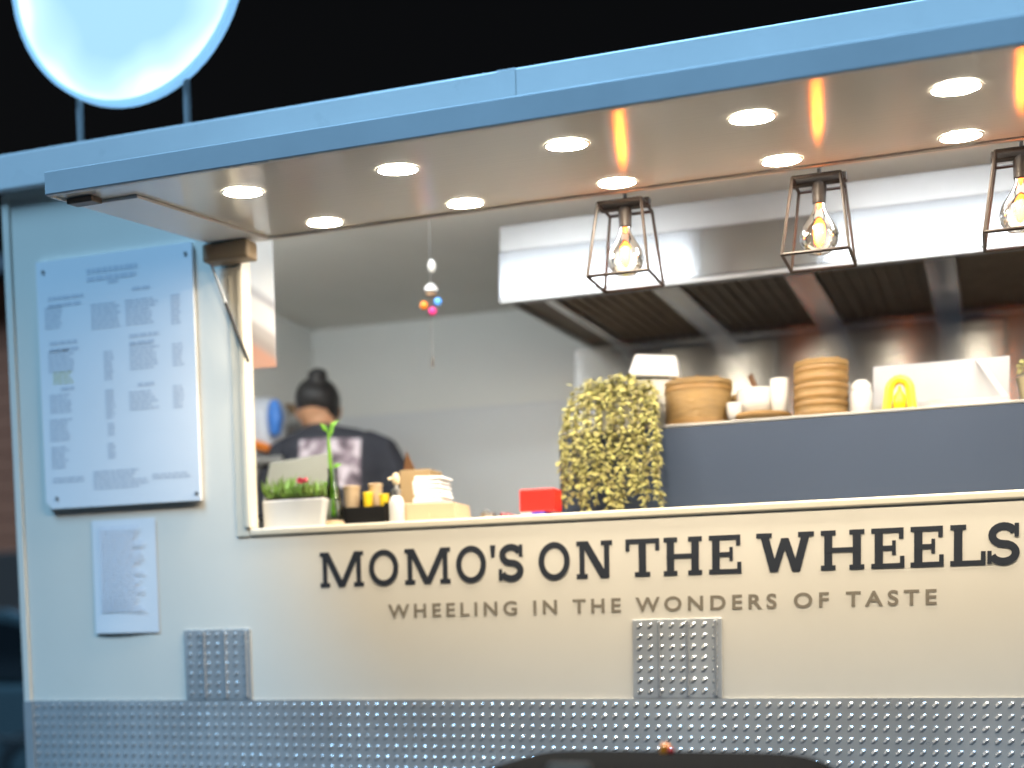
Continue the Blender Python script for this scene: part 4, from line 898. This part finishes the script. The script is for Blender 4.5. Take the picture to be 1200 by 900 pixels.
for sx in (-1, 1):
    xx = cx_+sx*hw*.62
    vv = [(xx+dx, Y1-.06+.1*math.cos(2*math.pi*i/20)*r_, .1+.1*math.sin(2*math.pi*i/20)*r_) for dx, r_ in ((-.025, .5), (-.025, 1), (.025, 1), (.025, .5)) for i in range(20)]
    MB().add(vv, [(j*20+i, j*20+(i+1) % 20, (j+1)*20+(i+1) % 20, (j+1)*20+i) for j in range(3) for i in range(20)]+[tuple(range(20)), tuple(60+i for i in range(20))]).build('wheel', RUBBER, BI, smooth=True)
MB().box(cx_-hw*.62, cx_+hw*.62, Y1-.07, Y1-.05, .09, .11).build('axle', STEELD, BI)
for sx in (-1, 1): MB().box(cx_+sx*hw*.6-.02, cx_+sx*hw*.6+.02, Y0+.10, Y0+.14, 0, .07).build('foot', BINB, BI)

# ---------------------------------------------------------------- beyond the trailer: timber building and a parked car
WOOD = mat('brown_cladding', (.45, .13, .06), .7, var=.25, vscale=3, stretch=(1, 1, 12), bump=.2, bscale=30)
D_ = thing('timber_building', 'dark brown timber clad building standing behind the trailer', 'building', (-5, 7.2, 0))
MB().box(-9, -3.4, 7.0, 11, 0, 4.6).build('wall', WOOD, D_)
for k in range(23): MB().box(-9, -3.4, 6.975, 6.9995, .02+.2*k, .2*k+.21).build('plank', WOOD, D_, bevel=.006)
MB().hexa([(-9.3, 6.7, 4.62), (-3.1, 6.7, 4.62), (-3.1, 11.3, 4.62), (-9.3, 11.3, 4.62)], [(-9.3, 9, 5.6), (-3.1, 9, 5.6), (-3.1, 9.1, 5.6), (-9.3, 9.1, 5.6)]).build('roof', mat('dark_roof', (.04, .04, .045), .7, var=.2), D_)
dr = MB().box(-6.4, -5.4, 6.94, 6.974, 0, 2.1).build('door', mat('dark_door', (.08, .05, .04), .5), D_, bevel=.01); MB().ball((-5.5, 6.93, 1.05), .03).build('handle', STEELD, dr)
# car, its rear end showing past the trailer corner
CARM = mat('car_paint', (.055, .075, .08), .22, coat=.8, var=.1, vscale=2)
CGL = mat('car_glass', (.012, .014, .016), .06, coat=.3)
cxr, cy0 = -2.6, 4.05
A = thing('parked_car', 'dark parked car with chrome trim behind the left end of the trailer', 'car', (cxr-2.0, cy0+.9, 0))
def prism_y(pts, y0, y1):
    n_ = len(pts); return MB().add([(x, y0, z) for x, z in pts]+[(x, y1, z) for x, z in pts], [tuple(range(n_)), tuple(reversed(range(n_, 2*n_)))]+[(i, i+n_, (i+1) % n_+n_, (i+1) % n_) for i in range(n_)])
bp_ = [(-4.3, .28), (0, .28), (.06, .5), (.02, .82), (-.35, .92), (-2.9, .94), (-4.1, .80), (-4.4, .6)]
prism_y([(cxr+x, z) for x, z in bp_], cy0, cy0+1.75).build('body', CARM, A, bevel=.06, seg=3)
cp = [(-3.05, .93), (-.30, .91), (-.75, 1.36), (-1.1, 1.45), (-2.0, 1.46), (-2.35, 1.40)]
prism_y([(cxr+x, z) for x, z in cp], cy0+.10, cy0+1.65).build('cabin', CARM, A, bevel=.05, seg=3)
for q in ([(-2.75, .97), (-1.75, .97), (-1.75, 1.36), (-2.3, 1.36)], [(-1.68, .97), (-.55, .95), (-.85, 1.30), (-1.1, 1.36), (-1.68, 1.37)]):
    prism_y([(cxr+x, z) for x, z in q], cy0+.09, cy0+.12).build('window', CGL, A)
prism_y([(cxr+x, z) for x, z in [(-.30, .92), (-.28, .92), (-.72, 1.36), (-.74, 1.36)]], cy0+.2, cy0+1.55).build('rear_window', CGL, A)
MB().box(cxr-4.2, cxr-.1, cy0-.012, cy0+.001, .54, .575).build('chrome_strip', STEEL, A, bevel=.004)
MB().box(cxr-.25, cxr+.068, cy0-.01, cy0+.25, .62, .76).build('tail_light', mat('tail_red', (.25, .02, .02), .2), A, bevel=.02)
MB().box(cxr-.3, cxr+.09, cy0-.01, cy0+1.76, .33, .46).build('bumper', BLACK, A, bevel=.03)
for hx_ in (-1.55, -2.6): MB().box(cxr+hx_, cxr+hx_+.16, cy0-.025, cy0+.002, .80, .825).build('door_handle', STEEL, A, bevel=.006)
for wx_ in (-.85, -3.5):
    for yy in (cy0-.01, cy0+1.55):
        n_ = 28; pr_ = [(.2, 0), (.29, 0), (.315, .03), (.315, .18), (.29, .21), (.2, .21)]
        vv = [(cxr+wx_+r_*math.cos(2*math.pi*i/n_), yy+y_, .315+r_*math.sin(2*math.pi*i/n_)) for r_, y_ in pr_ for i in range(n_)]
        wt = MB().add(vv, [(j*n_+i, j*n_+(i+1) % n_, (j+1)*n_+(i+1) % n_, (j+1)*n_+i) for j in range(5) for i in range(n_)]).build('tyre', RUBBER, A, smooth=True)
        vv = [(cxr+wx_+r_*math.cos(2*math.pi*i/n_), yy+y_, .315+r_*math.sin(2*math.pi*i/n_)) for r_, y_ in ((.2, .02), (.18, .015), (.06, .03), (.001, .02)) for i in range(n_)]
        MB().add(vv, [(j*n_+i, j*n_+(i+1) % n_, (j+1)*n_+(i+1) % n_, (j+1)*n_+i) for j in range(3) for i in range(n_)]).build('rim', STEEL, wt, smooth=True)
